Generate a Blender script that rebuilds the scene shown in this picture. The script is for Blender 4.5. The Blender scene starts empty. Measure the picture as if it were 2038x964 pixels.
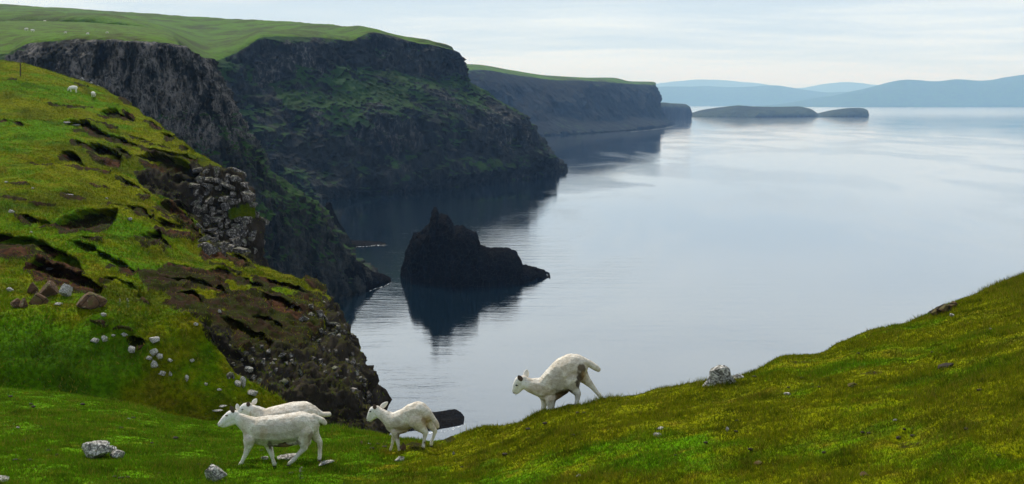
import bpy, bmesh, math, random
import numpy as np
from mathutils import Vector, Matrix
random.seed(7)
RNG = np.random.default_rng(7)
S = bpy.context.scene
COL = S.collection

# ------------------------------------------------------------------ camera, sky, sun, exposure
CAM_H = 80.0                      # metres above the sea
F_PX = 2185.0                     # focal length in pixels of a 2038 px wide frame
PITCH = math.atan((482 - 205) / F_PX)
cam_d = bpy.data.cameras.new('camera')
cam = bpy.data.objects.new('camera', cam_d)
COL.objects.link(cam)
cam.location = (0, 0, CAM_H)
cam.rotation_euler = (math.pi / 2 - PITCH, 0, 0)
cam_d.sensor_width = 36.0
cam_d.lens = 36.0 * F_PX / 2038.0
cam_d.clip_start = 0.1
cam_d.clip_end = 90000
S.camera = cam
S.view_settings.view_transform = 'Standard'
S.view_settings.look = 'None'
S.view_settings.exposure = 0.0
S.view_settings.gamma = 1.0
S.cycles.use_denoising = True
S.cycles.volume_bounces = 2
S.cycles.max_bounces = 6
S.cycles.diffuse_bounces = 3
S.cycles.glossy_bounces = 3
S.cycles.transparent_max_bounces = 4

SUN_EL, SUN_AZ = 50.0, -28.0       # azimuth measured from +Y towards +X
sd = bpy.data.lights.new('sun', 'SUN')
sd.energy = 4.6
sd.angle = math.radians(11)
sd.color = (1.0, 0.95, 0.86)
sun = bpy.data.objects.new('sun', sd)
COL.objects.link(sun)
_d = Vector((math.sin(math.radians(SUN_AZ)) * math.cos(math.radians(SUN_EL)),
             math.cos(math.radians(SUN_AZ)) * math.cos(math.radians(SUN_EL)),
             math.sin(math.radians(SUN_EL))))
sun.rotation_euler = (-_d).to_track_quat('-Z', 'Y').to_euler()
sun.location = (0, 0, 300)


class N:
    """small node-graph helper"""
    def __init__(self, tree):
        self.t = tree
        self.t.nodes.clear()

    def n(self, kind, ins=None, **props):
        nd = self.t.nodes.new(kind)
        for k, v in props.items():
            setattr(nd, k, v)
        for k, v in (ins or {}).items():
            s = nd.inputs[k]
            if hasattr(v, 'is_output') or isinstance(v, bpy.types.NodeSocket):
                self.t.links.new(v, s)
            elif isinstance(v, bpy.types.Node):
                self.t.links.new(v.outputs[0], s)
            else:
                if s.type == 'RGBA' and len(v) == 3:
                    v = (*v, 1)
                s.default_value = v
        return nd

    def math(self, op, a, b=0.0, c=0.0, clamp=False):
        return self.n('ShaderNodeMath', {0: a, 1: b, 2: c}, operation=op, use_clamp=clamp).outputs[0]

    def mix(self, f, a, b):
        nd = self.t.nodes.new('ShaderNodeMix')
        nd.data_type = 'RGBA'
        for s, v in ((nd.inputs[0], f), (nd.inputs[6], a), (nd.inputs[7], b)):
            if isinstance(v, bpy.types.NodeSocket):
                self.t.links.new(v, s)
            else:
                s.default_value = (*v, 1) if (s.type == 'RGBA' and len(v) == 3) else v
        return nd.outputs[2]

    def ss(self, x, a, b):
        nd = self.t.nodes.new('ShaderNodeMapRange')
        nd.interpolation_type = 'SMOOTHSTEP'
        self.t.links.new(x, nd.inputs[0])
        nd.inputs[1].default_value = a
        nd.inputs[2].default_value = b
        return nd.outputs[0]

    def noise(self, vec, scale, detail=4, rough=0.55, dist=0.0):
        return self.n('ShaderNodeTexNoise', {'Vector': vec, 'Scale': scale, 'Detail': detail,
                                             'Roughness': rough, 'Distortion': dist}).outputs[0]

    def scaled(self, vec, s):
        return self.n('ShaderNodeMapping', {'Vector': vec, 'Scale': s}).outputs[0]


w = bpy.data.worlds.new('World')
S.world = w
w.use_nodes = True
g = N(w.node_tree)
tc = g.n('ShaderNodeTexCoord').outputs['Generated']
sky = g.n('ShaderNodeTexSky', sky_type='NISHITA', sun_disc=False,
          sun_elevation=math.radians(SUN_EL), sun_rotation=math.radians(SUN_AZ))
sp = g.n('ShaderNodeSeparateXYZ', {0: tc})
zz = g.math('MAXIMUM', sp.outputs[2], 0.0)
zd = g.math('ADD', zz, 0.055)
px = g.math('DIVIDE', sp.outputs[0], zd)
py = g.math('DIVIDE', sp.outputs[1], zd)
pv = g.n('ShaderNodeCombineXYZ', {0: g.math('MULTIPLY', px, 0.55), 1: py, 2: 1.7}).outputs[0]
n1 = g.noise(pv, 0.42, 6, 0.55, 0.5)
n2 = g.noise(pv, 1.3, 7, 0.62, 0.4)
c = g.math('ADD', g.math('MULTIPLY', n1, 0.70), g.math('MULTIPLY', n2, 0.30))
cl = g.ss(c, 0.39, 0.60)
cloud = g.mix(cl, (5.5, 6.7, 8.0), (7.9, 8.7, 9.2))
hz = g.ss(zz, 0.0, 0.075)
cloud = g.mix(hz, g.mix(0.4, cloud, (8.3, 9.0, 9.6)), cloud)
up = g.ss(zz, 0.22, 0.65)
cloud = g.mix(up, cloud, (3.9, 4.4, 5.1))
skc = g.mix(0.93, sky.outputs[0], cloud)
bg = g.n('ShaderNodeBackground', {'Color': skc, 'Strength': 0.115})
out = g.n('ShaderNodeOutputWorld', {'Surface': bg})

# ------------------------------------------------------------------ pixel <-> world
CP, SP = math.cos(PITCH), math.sin(PITCH)


def at(u, v, D):
    """world point seen at photograph pixel (u, v) at forward distance D"""
    a = (u - 1019.0) / F_PX
    b = -(v - 482.0) / F_PX
    dy = CP + b * SP
    dz = -SP + b * CP
    k = D / dy
    return np.array((a * k, D, CAM_H + dz * k))


def sea(u, v):
    b = -(v - 482.0) / F_PX
    dy = CP + b * SP
    dz = -SP + b * CP
    return at(u, v, CAM_H / -dz * dy)


def proj(P):
    P = np.asarray(P, float)
    x, y, z = P[..., 0], P[..., 1], P[..., 2] - CAM_H
    d = y * CP - z * SP
    h = y * SP + z * CP
    d = np.where(d < 0.2, 0.2, d)
    return 1019.0 + F_PX * x / d, 482.0 - F_PX * h / d, d


# ------------------------------------------------------------------ numpy noise
_perm = np.random.default_rng(3).permutation(512).astype(np.int64)
_grad = np.random.default_rng(5).normal(size=(512, 3))
_grad /= np.linalg.norm(_grad, axis=1)[:, None]


def pnoise(P):
    P = np.asarray(P, float)
    i = np.floor(P).astype(np.int64)
    f = P - i
    w_ = f * f * f * (f * (f * 6 - 15) + 10)
    out_ = 0
    for dx in (0, 1):
        for dy in (0, 1):
            for dz in (0, 1):
                h = _perm[(i[..., 0] + dx) & 511]
                h = _perm[(h + i[..., 1] + dy) & 511]
                h = _perm[(h + i[..., 2] + dz) & 511]
                g_ = _grad[h]
                d = (g_ * (f - np.array((dx, dy, dz)))).sum(-1)
                wt = ((w_[..., 0] if dx else 1 - w_[..., 0]) * (w_[..., 1] if dy else 1 - w_[..., 1])
                      * (w_[..., 2] if dz else 1 - w_[..., 2]))
                out_ = out_ + d * wt
    return out_ * 1.6


def fbm(P, oct_=4, gain=0.5, lac=2.03):
    P = np.asarray(P, float)
    s, a, t = 0, 1.0, 0
    for k in range(oct_):
        s = s + a * pnoise(P + 17.3 * k)
        t += a
        a *= gain
        P = P * lac
    return s / t


def ridged(P, oct_=4):
    P = np.asarray(P, float)
    s, a, t = 0, 1.0, 0
    for k in range(oct_):
        s = s + a * (1 - 2 * np.abs(pnoise(P + 31.7 * k)))
        t += a
        a *= 0.5
        P = P * 2.1
    return s / t


def sstep(x, a, b):
    t = np.clip((x - a) / (b - a), 0, 1)
    return t * t * (3 - 2 * t)


# ------------------------------------------------------------------ patches
def pchip(Y, spans):
    """monotone cubic interpolation of Y (K, ...) with spans[k] samples between rows k and k+1"""
    Y = np.asarray(Y, float)
    d = np.diff(Y, axis=0)
    m = np.zeros_like(Y)
    m[0], m[-1] = d[0], d[-1]
    a, b = d[:-1], d[1:]
    same = a * b > 0
    den = np.where(np.abs(a + b) < 1e-12, 1, a + b)
    m[1:-1] = np.where(same, 2 * a * b / den, 0)
    outs = []
    for k in range(len(Y) - 1):
        n = spans[k]
        t = (np.arange(n) / n).reshape((-1,) + (1,) * (Y.ndim - 1))
        h00 = 2 * t**3 - 3 * t**2 + 1
        h10 = t**3 - 2 * t**2 + t
        h01 = -2 * t**3 + 3 * t**2
        h11 = t**3 - t**2
        outs.append(h00 * Y[k] + h10 * m[k] + h01 * Y[k + 1] + h11 * m[k + 1])
    outs.append(Y[-1:])
    return np.concatenate(outs, 0)


def grid(net, rs, cs):
    net = np.asarray(net, float)
    a = pchip(net, rs)
    b = pchip(np.swapaxes(a, 0, 1), cs)
    return np.swapaxes(b, 0, 1).copy()


def gnormals(G):
    du = np.gradient(G, axis=1)
    dv = np.gradient(G, axis=0)
    n = np.cross(du, dv)
    n /= np.linalg.norm(n, axis=-1)[..., None] + 1e-12
    return n


def mesh_arrays(name, V, Fq, mats, colors=None, smooth=True):
    me = bpy.data.meshes.new(name)
    V = np.ascontiguousarray(V, dtype=np.float32)
    Fq = np.ascontiguousarray(Fq, dtype=np.int32)
    k = Fq.shape[1]
    me.vertices.add(len(V))
    me.vertices.foreach_set('co', V.ravel())
    me.loops.add(Fq.size)
    me.loops.foreach_set('vertex_index', Fq.ravel())
    me.polygons.add(len(Fq))
    me.polygons.foreach_set('loop_start', np.arange(0, Fq.size, k, dtype=np.int32))
    me.polygons.foreach_set('loop_total', np.full(len(Fq), k, dtype=np.int32))
    me.polygons.foreach_set('use_smooth', np.full(len(Fq), smooth, dtype=bool))
    me.update(calc_edges=True)
    for m in mats:
        me.materials.append(m)
    if colors is not None:
        for cn, arr in colors.items():
            a = me.color_attributes.new(cn, 'FLOAT_COLOR', 'POINT')
            arr = np.ascontiguousarray(arr, dtype=np.float32)
            a.data.foreach_set('color', arr.ravel())
    return me


def grid_faces(nr, nc):
    i = np.arange(nr - 1)[:, None] * nc + np.arange(nc - 1)[None, :]
    return np.stack([i, i + 1, i + nc + 1, i + nc], -1).reshape(-1, 4)


def link(name, me, parent=None, loc=None):
    o = bpy.data.objects.new(name, me)
    COL.objects.link(o)
    if parent is not None:
        o.parent = parent
    if loc is not None:
        o.location = loc
    return o


def grid_obj(name, G, mat, mask=None, flip=False, smooth=True):
    nr, nc = G.shape[:2]
    Fq = grid_faces(nr, nc)
    if flip:
        Fq = Fq[:, ::-1]
    cols = None
    if mask is not None:
        cols = {'mask': mask.reshape(-1, 4)}
    me = mesh_arrays(name, G.reshape(-1, 3), Fq, [mat], cols, smooth)
    o = link(name, me)
    return o


def up_facing(G):
    n = gnormals(G)
    return n[..., 2].mean() > 0


def tag(o, label=None, cat=None, group=None, kind=None):
    if label:
        o['label'] = label
    if cat:
        o['category'] = cat
    if group:
        o['group'] = group
    if kind:
        o['kind'] = kind
    return o


def empty(name, loc, label, cat, group=None):
    o = bpy.data.objects.new(name, None)
    COL.objects.link(o)
    o.location = loc
    o.empty_display_size = 0.3
    return tag(o, label, cat, group)


# ------------------------------------------------------------------ materials
def new_mat(name):
    m = bpy.data.materials.new(name)
    m.use_nodes = True
    return m, N(m.node_tree)


def principled(g_, col, rough=0.9, bump=None, bstr=0.5, bdist=0.05, spec=0.2):
    ins = {'Base Color': col, 'Roughness': rough, 'Specular IOR Level': spec}
    if bump is not None:
        b = g_.n('ShaderNodeBump', {'Height': bump, 'Strength': bstr, 'Distance': bdist})
        ins['Normal'] = b.outputs[0]
    p = g_.n('ShaderNodeBsdfPrincipled', ins)
    g_.n('ShaderNodeOutputMaterial', {'Surface': p})
    return p


def grass_colour(g_, P, s=1.0, lush=None, kk=1.0):
    """turf: yellow green, fresh green, olive straw; s scales the patch size"""
    a = g_.noise(P, 0.35 / s, 5, 0.6, 0.6)
    b = g_.noise(P, 2.2 / s, 5, 0.65, 0.3)
    c_ = g_.noise(P, 14.0 / s, 4, 0.7)
    d = g_.noise(P, 0.9 / s, 3, 0.6)
    fresh, yellow, straw, dark = [tuple(q * kk for q in cc) for cc in ((0.098, 0.235, 0.0010), (0.195, 0.212, 0.0012), (0.235, 0.165, 0.014), (0.018, 0.042, 0.0015))]
    x = g_.math('ADD', g_.math('MULTIPLY', a, 0.6), g_.math('MULTIPLY', b, 0.4))
    if lush is not None:
        x = g_.math('SUBTRACT', x, g_.math('MULTIPLY', g_.math('SUBTRACT', lush, 0.5), 0.3))
    col = g_.mix(g_.ss(x, 0.40, 0.56), fresh, yellow)
    col = g_.mix(g_.math('MULTIPLY', g_.ss(b, 0.55, 0.72), 0.6), col, straw)
    col = g_.mix(g_.math('MULTIPLY', g_.ss(c_, 0.56, 0.42), 0.5), col, dark)
    col = g_.mix(g_.math('MULTIPLY', g_.ss(d, 0.47, 0.32), 0.5), col, dark)
    e_ = g_.noise(P, 0.8 / s, 6, 0.75, 1.2)
    col = g_.mix(g_.math('MULTIPLY', g_.ss(e_, 0.57, 0.66), 0.55), col, (0.075, 0.055, 0.008))
    return col, c_


def rock_colour(g_, P, s=1.0, pale=0.5, base=(0.018, 0.0145, 0.011), amount=None):
    """dark basalt with pale lichen crusts"""
    a = g_.noise(P, 0.5 / s, 6, 0.7, 0.5)
    b = g_.noise(P, 3.0 / s, 6, 0.7)
    v = g_.n('ShaderNodeTexVoronoi', {'Vector': P, 'Scale': 1.6 / s}).outputs[0]
    fis = g_.noise(g_.scaled(P, (1, 1, 0.22)), 1.6 / s, 5, 0.7, 0.2)
    col = g_.mix(g_.ss(a, 0.35, 0.65), tuple(0.5 * x for x in base), tuple(2.0 * x for x in base))
    col = g_.mix(g_.ss(fis, 0.52, 0.70), col, tuple(2.8 * x for x in base))
    col = g_.mix(g_.math('MULTIPLY', g_.ss(fis, 0.46, 0.34), 0.8), col, tuple(0.2 * x for x in base))
    big = g_.noise(P, 0.09 / s, 4, 0.6, 0.8)
    lich = g_.math('MULTIPLY', g_.math('MULTIPLY', g_.ss(b, 0.62 - 0.2 * pale, 0.80 - 0.2 * pale), g_.ss(a, 0.42, 0.6)), g_.ss(big, 0.60 - 0.22 * pale, 0.74 - 0.22 * pale))
    if amount is not None:
        lich = g_.math('MULTIPLY', lich, amount)
    col = g_.mix(lich, col, (0.17, 0.155, 0.14))
    h = g_.math('ADD', g_.math('MULTIPLY', g_.math('ADD', a, fis), 0.5), g_.math('ADD', g_.math('MULTIPLY', b, 0.25), g_.math('MULTIPLY', v, 0.3)))
    return col, h


# foreground turf and hillside turf share one recipe; mask: R soil, G rock, B lush, A dark grass with painted slope shade
def make_ground(name, s, bstr, rock_s, pale, bdist=0.05, moss=(0.035, 0.042, 0.004), dark_k=0.0):
    m, g_ = new_mat(name)
    P = g_.n('ShaderNodeNewGeometry')
    pos = P.outputs['Position']
    at_ = g_.n('ShaderNodeAttribute', attribute_name='mask')
    mk = g_.n('ShaderNodeSeparateColor', {0: at_.outputs['Color']})
    gc, gh = grass_colour(g_, pos, s, mk.outputs[2], 0.78 if dark_k else 1.0)
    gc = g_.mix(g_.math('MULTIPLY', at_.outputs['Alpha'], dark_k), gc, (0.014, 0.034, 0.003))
    rc, rh = rock_colour(g_, pos, rock_s, pale)
    sn = g_.noise(pos, 1.6 / rock_s, 6, 0.7, 0.3)
    sn2 = g_.noise(pos, 9.0 / rock_s, 4, 0.7)
    soil = g_.mix(g_.ss(sn, 0.4, 0.6), (0.006, 0.0045, 0.003), (0.028, 0.0155, 0.008))
    soil = g_.mix(g_.math('MULTIPLY', g_.ss(sn2, 0.58, 0.70), 0.5), soil, (0.10, 0.075, 0.045))
    soil = g_.mix(g_.math('MULTIPLY', g_.ss(g_.math('ADD', sn, g_.math('MULTIPLY', sn2, 0.4)), 0.76, 0.64), 0.85), soil, tuple(0.7 * q for q in moss))
    nz = g_.n('ShaderNodeSeparateXYZ', {0: P.outputs['Normal']}).outputs[2]
    edge = g_.math('MULTIPLY', g_.math('SUBTRACT', sn2, 0.5), 0.8)
    fs = g_.ss(g_.math('ADD', mk.outputs[0], edge), 0.4, 0.6)
    fr = g_.ss(g_.math('ADD', mk.outputs[1], edge), 0.4, 0.6)
    red = g_.mix(g_.ss(sn, 0.4, 0.6), (0.010, 0.005, 0.003), (0.066, 0.028, 0.012))
    soil = g_.mix(g_.math('MULTIPLY', g_.ss(mk.outputs[0], 0.82, 0.95), g_.ss(g_.noise(pos, 0.09, 3, 0.5), 0.44, 0.58)), soil, red)
    mossy = g_.mix(g_.math('MULTIPLY', g_.ss(g_.math('ADD', nz, g_.math('MULTIPLY', edge, 1.3)), 0.76, 1.0), 0.6), rc, tuple(0.75 * q for q in moss))
    col = g_.mix(fs, gc, soil)
    col = g_.mix(fr, col, mossy)
    h = g_.math('ADD', g_.math('MULTIPLY', gh, 0.5), g_.math('MULTIPLY', rh, 1.0))
    principled(g_, col, 0.95, h, bstr, bdist, 0.03)
    return m


M_FORE = make_ground('turf_near', 1.0, 0.6, 0.6, 0.5, 0.05)
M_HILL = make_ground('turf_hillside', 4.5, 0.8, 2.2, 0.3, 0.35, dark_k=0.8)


def make_cliff(name, s, pale, gmin, gmax, green=(0.021, 0.056, 0.010), base=(0.011, 0.0125, 0.0115), plateau=(0.07, 0.15, 0.006)):
    m, g_ = new_mat(name)
    P = g_.n('ShaderNodeNewGeometry')
    pos = P.outputs['Position']
    at_ = g_.n('ShaderNodeAttribute', attribute_name='mask')
    mk = g_.n('ShaderNodeSeparateColor', {0: at_.outputs['Color']})
    st = g_.scaled(pos, (1, 1, 0.35))
    rc, rh = rock_colour(g_, st, s, pale, base, mk.outputs[2])
    a = g_.noise(pos, 0.25 / s, 6, 0.65, 0.4)
    b = g_.noise(pos, 1.5 / s, 5, 0.7)
    gcol = g_.mix(g_.ss(a, 0.4, 0.6), tuple(0.6 * x for x in green), green)
    gcol = g_.mix(g_.math('MULTIPLY', g_.ss(b, 0.5, 0.7), 0.4), gcol, (0.035, 0.03, 0.012))
    pl = g_.mix(g_.ss(a, 0.38, 0.6), (0.045, 0.062, 0.008), plateau)
    pl = g_.mix(g_.math('MULTIPLY', g_.ss(b, 0.5, 0.66), 0.4), pl, (0.055, 0.05, 0.02))
    nz = g_.n('ShaderNodeSeparateXYZ', {0: P.outputs['Normal']}).outputs[2]
    e = g_.math('ADD', g_.math('MULTIPLY', g_.math('SUBTRACT', a, 0.5), 1.3), g_.math('MULTIPLY', g_.math('SUBTRACT', b, 0.5), 1.0))
    x = g_.math('ADD', g_.math('ADD', nz, e), g_.math('MULTIPLY', g_.math('SUBTRACT', mk.outputs[0], 0.5), 0.9))
    fg = g_.ss(x, gmin, gmax)
    gcol = g_.mix(g_.ss(g_.math('ADD', mk.outputs[1], g_.math('MULTIPLY', g_.math('SUBTRACT', b, 0.5), 0.5)), 0.4, 0.6), gcol, pl)
    col = g_.mix(fg, rc, gcol)
    principled(g_, col, 0.95, rh, 0.8, 0.8 * s, 0.1)
    return m


M_SPUR = make_cliff('spur_cliff', 3.4, 1.12, 0.52, 0.72)
M_HEAD = make_cliff('headland_cliff', 11.0, 0.75, 0.50, 0.72)
M_FAR = make_cliff('far_cliff', 26.0, 0.1, 0.85, 1.05, base=(0.006, 0.008, 0.009))
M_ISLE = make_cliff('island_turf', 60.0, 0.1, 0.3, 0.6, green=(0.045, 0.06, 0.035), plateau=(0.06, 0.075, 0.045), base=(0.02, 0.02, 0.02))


def make_rock(name, s, base, lichen, amt, moss=0.3, rough=0.9, spec=0.12):
    m, g_ = new_mat(name)
    geo = g_.n('ShaderNodeNewGeometry')
    P = geo.outputs['Position']
    a = g_.noise(P, 2.0 / s, 6, 0.7, 0.6)
    b = g_.noise(P, 9.0 / s, 5, 0.7)
    v = g_.n('ShaderNodeTexVoronoi', {'Vector': P, 'Scale': 3.0 / s}, feature='DISTANCE_TO_EDGE').outputs[0]
    col = g_.mix(g_.ss(a, 0.35, 0.65), tuple(0.5 * x for x in base), base)
    col = g_.mix(g_.math('MULTIPLY', g_.ss(b, 0.66 - 0.3 * amt, 0.74 - 0.3 * amt), 0.9), col, lichen)
    nz = g_.n('ShaderNodeSeparateXYZ', {0: geo.outputs['Normal']}).outputs[2]
    mo = g_.math('MULTIPLY', g_.ss(g_.math('ADD', a, g_.math('MULTIPLY', nz, 0.12)), 0.62 - 0.1 * moss, 0.7 - 0.1 * moss), moss)
    col = g_.mix(mo, col, (0.05, 0.08, 0.012))
    crack = g_.ss(v, 0.0, 0.035)
    col = g_.mix(g_.math('SUBTRACT', 1.0, g_.math('MULTIPLY', crack, 1.0)), col, (0.02, 0.018, 0.015))
    h = g_.math('ADD', g_.math('ADD', a, g_.math('MULTIPLY', b, 0.4)), g_.math('MULTIPLY', crack, 0.35))
    principled(g_, col, rough, h, 0.8, 0.07 * s, spec)
    return m


M_PALE = make_rock('lichen_stone', 0.4, (0.25, 0.24, 0.22), (0.62, 0.6, 0.56), 0.6, 0.2)
M_PALE_FAR = make_rock('outcrop_stone', 2.2, (0.10, 0.09, 0.08), (0.34, 0.31, 0.28), 0.5, 0.4)
M_BROWN = make_rock('brown_boulder', 2.0, (0.15, 0.085, 0.05), (0.32, 0.27, 0.2), 0.25, 0.5)
M_BASALT = make_rock('black_basalt', 8.0, (0.006, 0.0055, 0.0055), (0.022, 0.019, 0.013), 0.1, 0.0, 1.0, 0.03)


def flat(name, col, rough=0.8, var=0.3, s=20.0, spec=0.3):
    m, g_ = new_mat(name)
    P = g_.n('ShaderNodeNewGeometry').outputs['Position']
    a = g_.noise(P, s, 4, 0.6)
    c2 = g_.mix(a, tuple(x * (1 - var) for x in col), tuple(min(1, x * (1 + var)) for x in col))
    principled(g_, c2, rough, a, 0.3, 0.01, spec)
    return m


M_DUNG = flat('dung', (0.022, 0.016, 0.01), 0.9)
M_WOOD = flat('weathered_wood', (0.06, 0.045, 0.035), 0.9)
M_HOOF = flat('hoof_horn', (0.035, 0.03, 0.028), 0.5)
M_EYE = flat('eye_dark', (0.01, 0.008, 0.006), 0.15, spec=0.5)
M_EAR_IN = flat('ear_inside', (0.09, 0.06, 0.05), 0.8)
M_EAR = flat('ear_white', (0.72, 0.68, 0.62), 0.85, 0.1)
M_THISTLE = flat('thistle_leaf', (0.06, 0.10, 0.02), 0.8)
M_THFLOWER = flat('thistle_head', (0.22, 0.2, 0.14), 0.8)
M_HEATHER = flat('heather', (0.05, 0.06, 0.022), 0.9, 0.5)


def make_blades(name, s):
    m, g_ = new_mat(name)
    P = g_.n('ShaderNodeNewGeometry').outputs['Position']
    at_ = g_.n('ShaderNodeAttribute', attribute_name='tint')
    mk = g_.n('ShaderNodeSeparateColor', {0: at_.outputs['Color']})
    gc, gh = grass_colour(g_, P, s, mk.outputs[2], 0.78 if s > 2 else 1.0)
    col = g_.mix(mk.outputs[0], gc, (0.26, 0.21, 0.03))
    col = g_.mix(mk.outputs[1], col, (0.085, 0.235, 0.001))
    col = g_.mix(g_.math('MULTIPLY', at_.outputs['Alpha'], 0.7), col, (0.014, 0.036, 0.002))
    p = g_.n('ShaderNodeBsdfPrincipled', {'Base Color': col, 'Roughness': 0.8, 'Specular IOR Level': 0.04})
    tr = g_.n('ShaderNodeBsdfTranslucent', {'Color': col})
    mx = g_.n('ShaderNodeMixShader', {0: 0.3, 1: p.outputs[0], 2: tr.outputs[0]})
    g_.n('ShaderNodeOutputMaterial', {'Surface': mx})
    return m


M_BLADE = make_blades('grass_blade', 1.0)
M_BLADE_HILL = make_blades('hill_grass_blade', 4.5)

m_, g_ = new_mat('fleece')
geo = g_.n('ShaderNodeNewGeometry').outputs['Position']
at0 = g_.n('ShaderNodeAttribute', attribute_name='coat')
att = at0.outputs['Color']
mk = g_.n('ShaderNodeSeparateColor', {0: att})
a = g_.noise(geo, 9.0, 5, 0.65, 0.5)
b = g_.noise(g_.scaled(geo, (18, 18, 70)), 1.0, 4, 0.6)
fine = g_.noise(geo, 55.0, 4, 0.7)
wool = g_.mix(g_.ss(a, 0.38, 0.62), (0.62, 0.55, 0.45), (0.82, 0.77, 0.68))
wool = g_.mix(g_.math('MULTIPLY', g_.ss(b, 0.5, 0.7), 0.5), wool, (0.33, 0.28, 0.235))
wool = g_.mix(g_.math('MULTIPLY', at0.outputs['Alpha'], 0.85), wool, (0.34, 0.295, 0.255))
colr = g_.mix(mk.outputs[0], wool, (0.84, 0.82, 0.78))       # clean white face and shanks
colr = g_.mix(mk.outputs[1], colr, (0.055, 0.038, 0.026))     # muddy wool and painted underside shade
colr = g_.mix(mk.outputs[2], colr, (0.42, 0.26, 0.12))       # rusty stains and beige tints
colr = g_.mix(g_.math('MULTIPLY', g_.ss(fine, 0.52, 0.36), 0.35), colr, (0.25, 0.2, 0.15))
h = g_.math('ADD', g_.math('ADD', a, g_.math('MULTIPLY', b, 0.5)), g_.math('MULTIPLY', fine, 0.8))
principled(g_, colr, 0.95, h, 0.8, 0.016, 0.08)
M_FLEECE = m_

# sea
m_, g_ = new_mat('sea_water')
pos = g_.n('ShaderNodeNewGeometry').outputs['Position']
calm = g_.ss(g_.noise(g_.scaled(pos, (0.006, 0.0025, 1)), 1.0, 4, 0.6, 0.6), 0.42, 0.62)
n_a = g_.noise(g_.scaled(pos, (0.10, 0.22, 1)), 1.0, 5, 0.62, 0.3)
n_b = g_.noise(g_.scaled(pos, (0.35, 0.9, 1)), 1.0, 4, 0.6, 0.2)
n_c = g_.noise(g_.scaled(pos, (0.022, 0.14, 1)), 1.0, 5, 0.6, 0.4)
hh = g_.math('ADD', g_.math('ADD', g_.math('MULTIPLY', n_a, 0.9), g_.math('MULTIPLY', n_c, 1.3)), g_.math('MULTIPLY', n_b, 0.26))
bs = g_.math('ADD', 0.10, g_.math('MULTIPLY', calm, 0.6))
ydist = g_.n('ShaderNodeSeparateXYZ', {0: pos}).outputs[1]
bs = g_.math('DIVIDE', bs, g_.math('ADD', 1.0, g_.math('MAXIMUM', g_.math('DIVIDE', ydist, 900.0), 0.0)))
bp = g_.n('ShaderNodeBump', {'Height': hh, 'Strength': bs, 'Distance': 0.42})
deep = g_.n('ShaderNodeBsdfDiffuse', {'Color': (0.003, 0.012, 0.022, 1), 'Normal': bp.outputs[0]})
rgh = g_.math('ADD', 0.045, g_.math('MULTIPLY', g_.ss(ydist, 2600.0, 9000.0), 0.08))
refl = g_.n('ShaderNodeBsdfGlossy', {'Color': (0.97, 0.98, 1.0, 1), 'Roughness': rgh, 'Normal': bp.outputs[0]})
lw = g_.n('ShaderNodeLayerWeight', {'Blend': 0.5}).outputs['Facing']
fr = g_.math('ADD', 0.05, g_.math('MULTIPLY', g_.math('POWER', lw, 2.5), 0.95))
mx = g_.n('ShaderNodeMixShader', {0: fr, 1: deep.outputs[0], 2: refl.outputs[0]})
g_.n('ShaderNodeOutputMaterial', {'Surface': mx})
M_SEA = m_

# ------------------------------------------------------------------ sea
X = np.concatenate([np.linspace(-54000, -2000, 26), np.linspace(-1500, 1500, 31), np.linspace(2000, 54000, 26)])
Y = np.concatenate([np.linspace(-2000, 1500, 36), np.geomspace(1700, 58000, 44)])
G = np.zeros((len(Y), len(X), 3))
G[..., 0] = X[None, :]
G[..., 1] = Y[:, None]
tag(grid_obj('sea', G, M_SEA, smooth=False), kind='structure')

# ------------------------------------------------------------------ foreground turf
U = [-260, 0, 200, 430, 560, 650, 760, 840, 880, 930, 1000, 1085, 1200, 1390, 1500, 1560, 1620, 1700, 1850, 1900, 2038, 2300]
CRV = [760, 775, 797, 845, 850, 852, 868, 880, 881, 860, 852, 822, 798, 766, 742, 711, 704, 674, 628, 604, 550, 470]
CRD = [33, 31, 29, 26, 25, 24, 22, 20, 19.2, 18.5, 17.5, 16.3, 16, 16, 16.4, 17, 17.3, 17.8, 18.8, 19.5, 21, 24]
MIV = [880, 880, 900, 920, 926, 928, 930, 930, 930, 928, 920, 905, 890, 870, 858, 850, 842, 830, 810, 800, 770, 700]
MID = [17, 17, 16, 15.4, 15, 15, 15, 14.6, 14.3, 14, 13.5, 13, 12.4, 11.8, 11.6, 11.5, 11.4, 11.3, 11, 10.8, 10.5, 10.5]
BOV = [1000] * len(U)
BOD = list(np.interp(U, [-260, 0, 430, 880, 1130, 1400, 1700, 2038, 2300], [11.6, 11.5, 12, 11.5, 10.5, 9.5, 8.5, 7.5, 7]))
rows = []
xs = (np.array(U) - 1019.0) / 1019.0
rows.append([(x * 22, -14, CAM_H - 1.2 + 0.9 * x) for x in xs])
rows.append([(x * 10, -4, CAM_H - 1.6 + 0.5 * x) for x in xs])
rows.append([(x * 6, 1.0, CAM_H - 1.95 + 0.45 * x) for x in xs])
rows.append([(x * 5, 5.0, CAM_H - 2.6 + 0.6 * x) for x in xs])
rows.append([at(u, v, d) for u, v, d in zip(U, BOV, BOD)])
rows.append([at(u, v, d) for u, v, d in zip(U, MIV, MID)])
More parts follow.
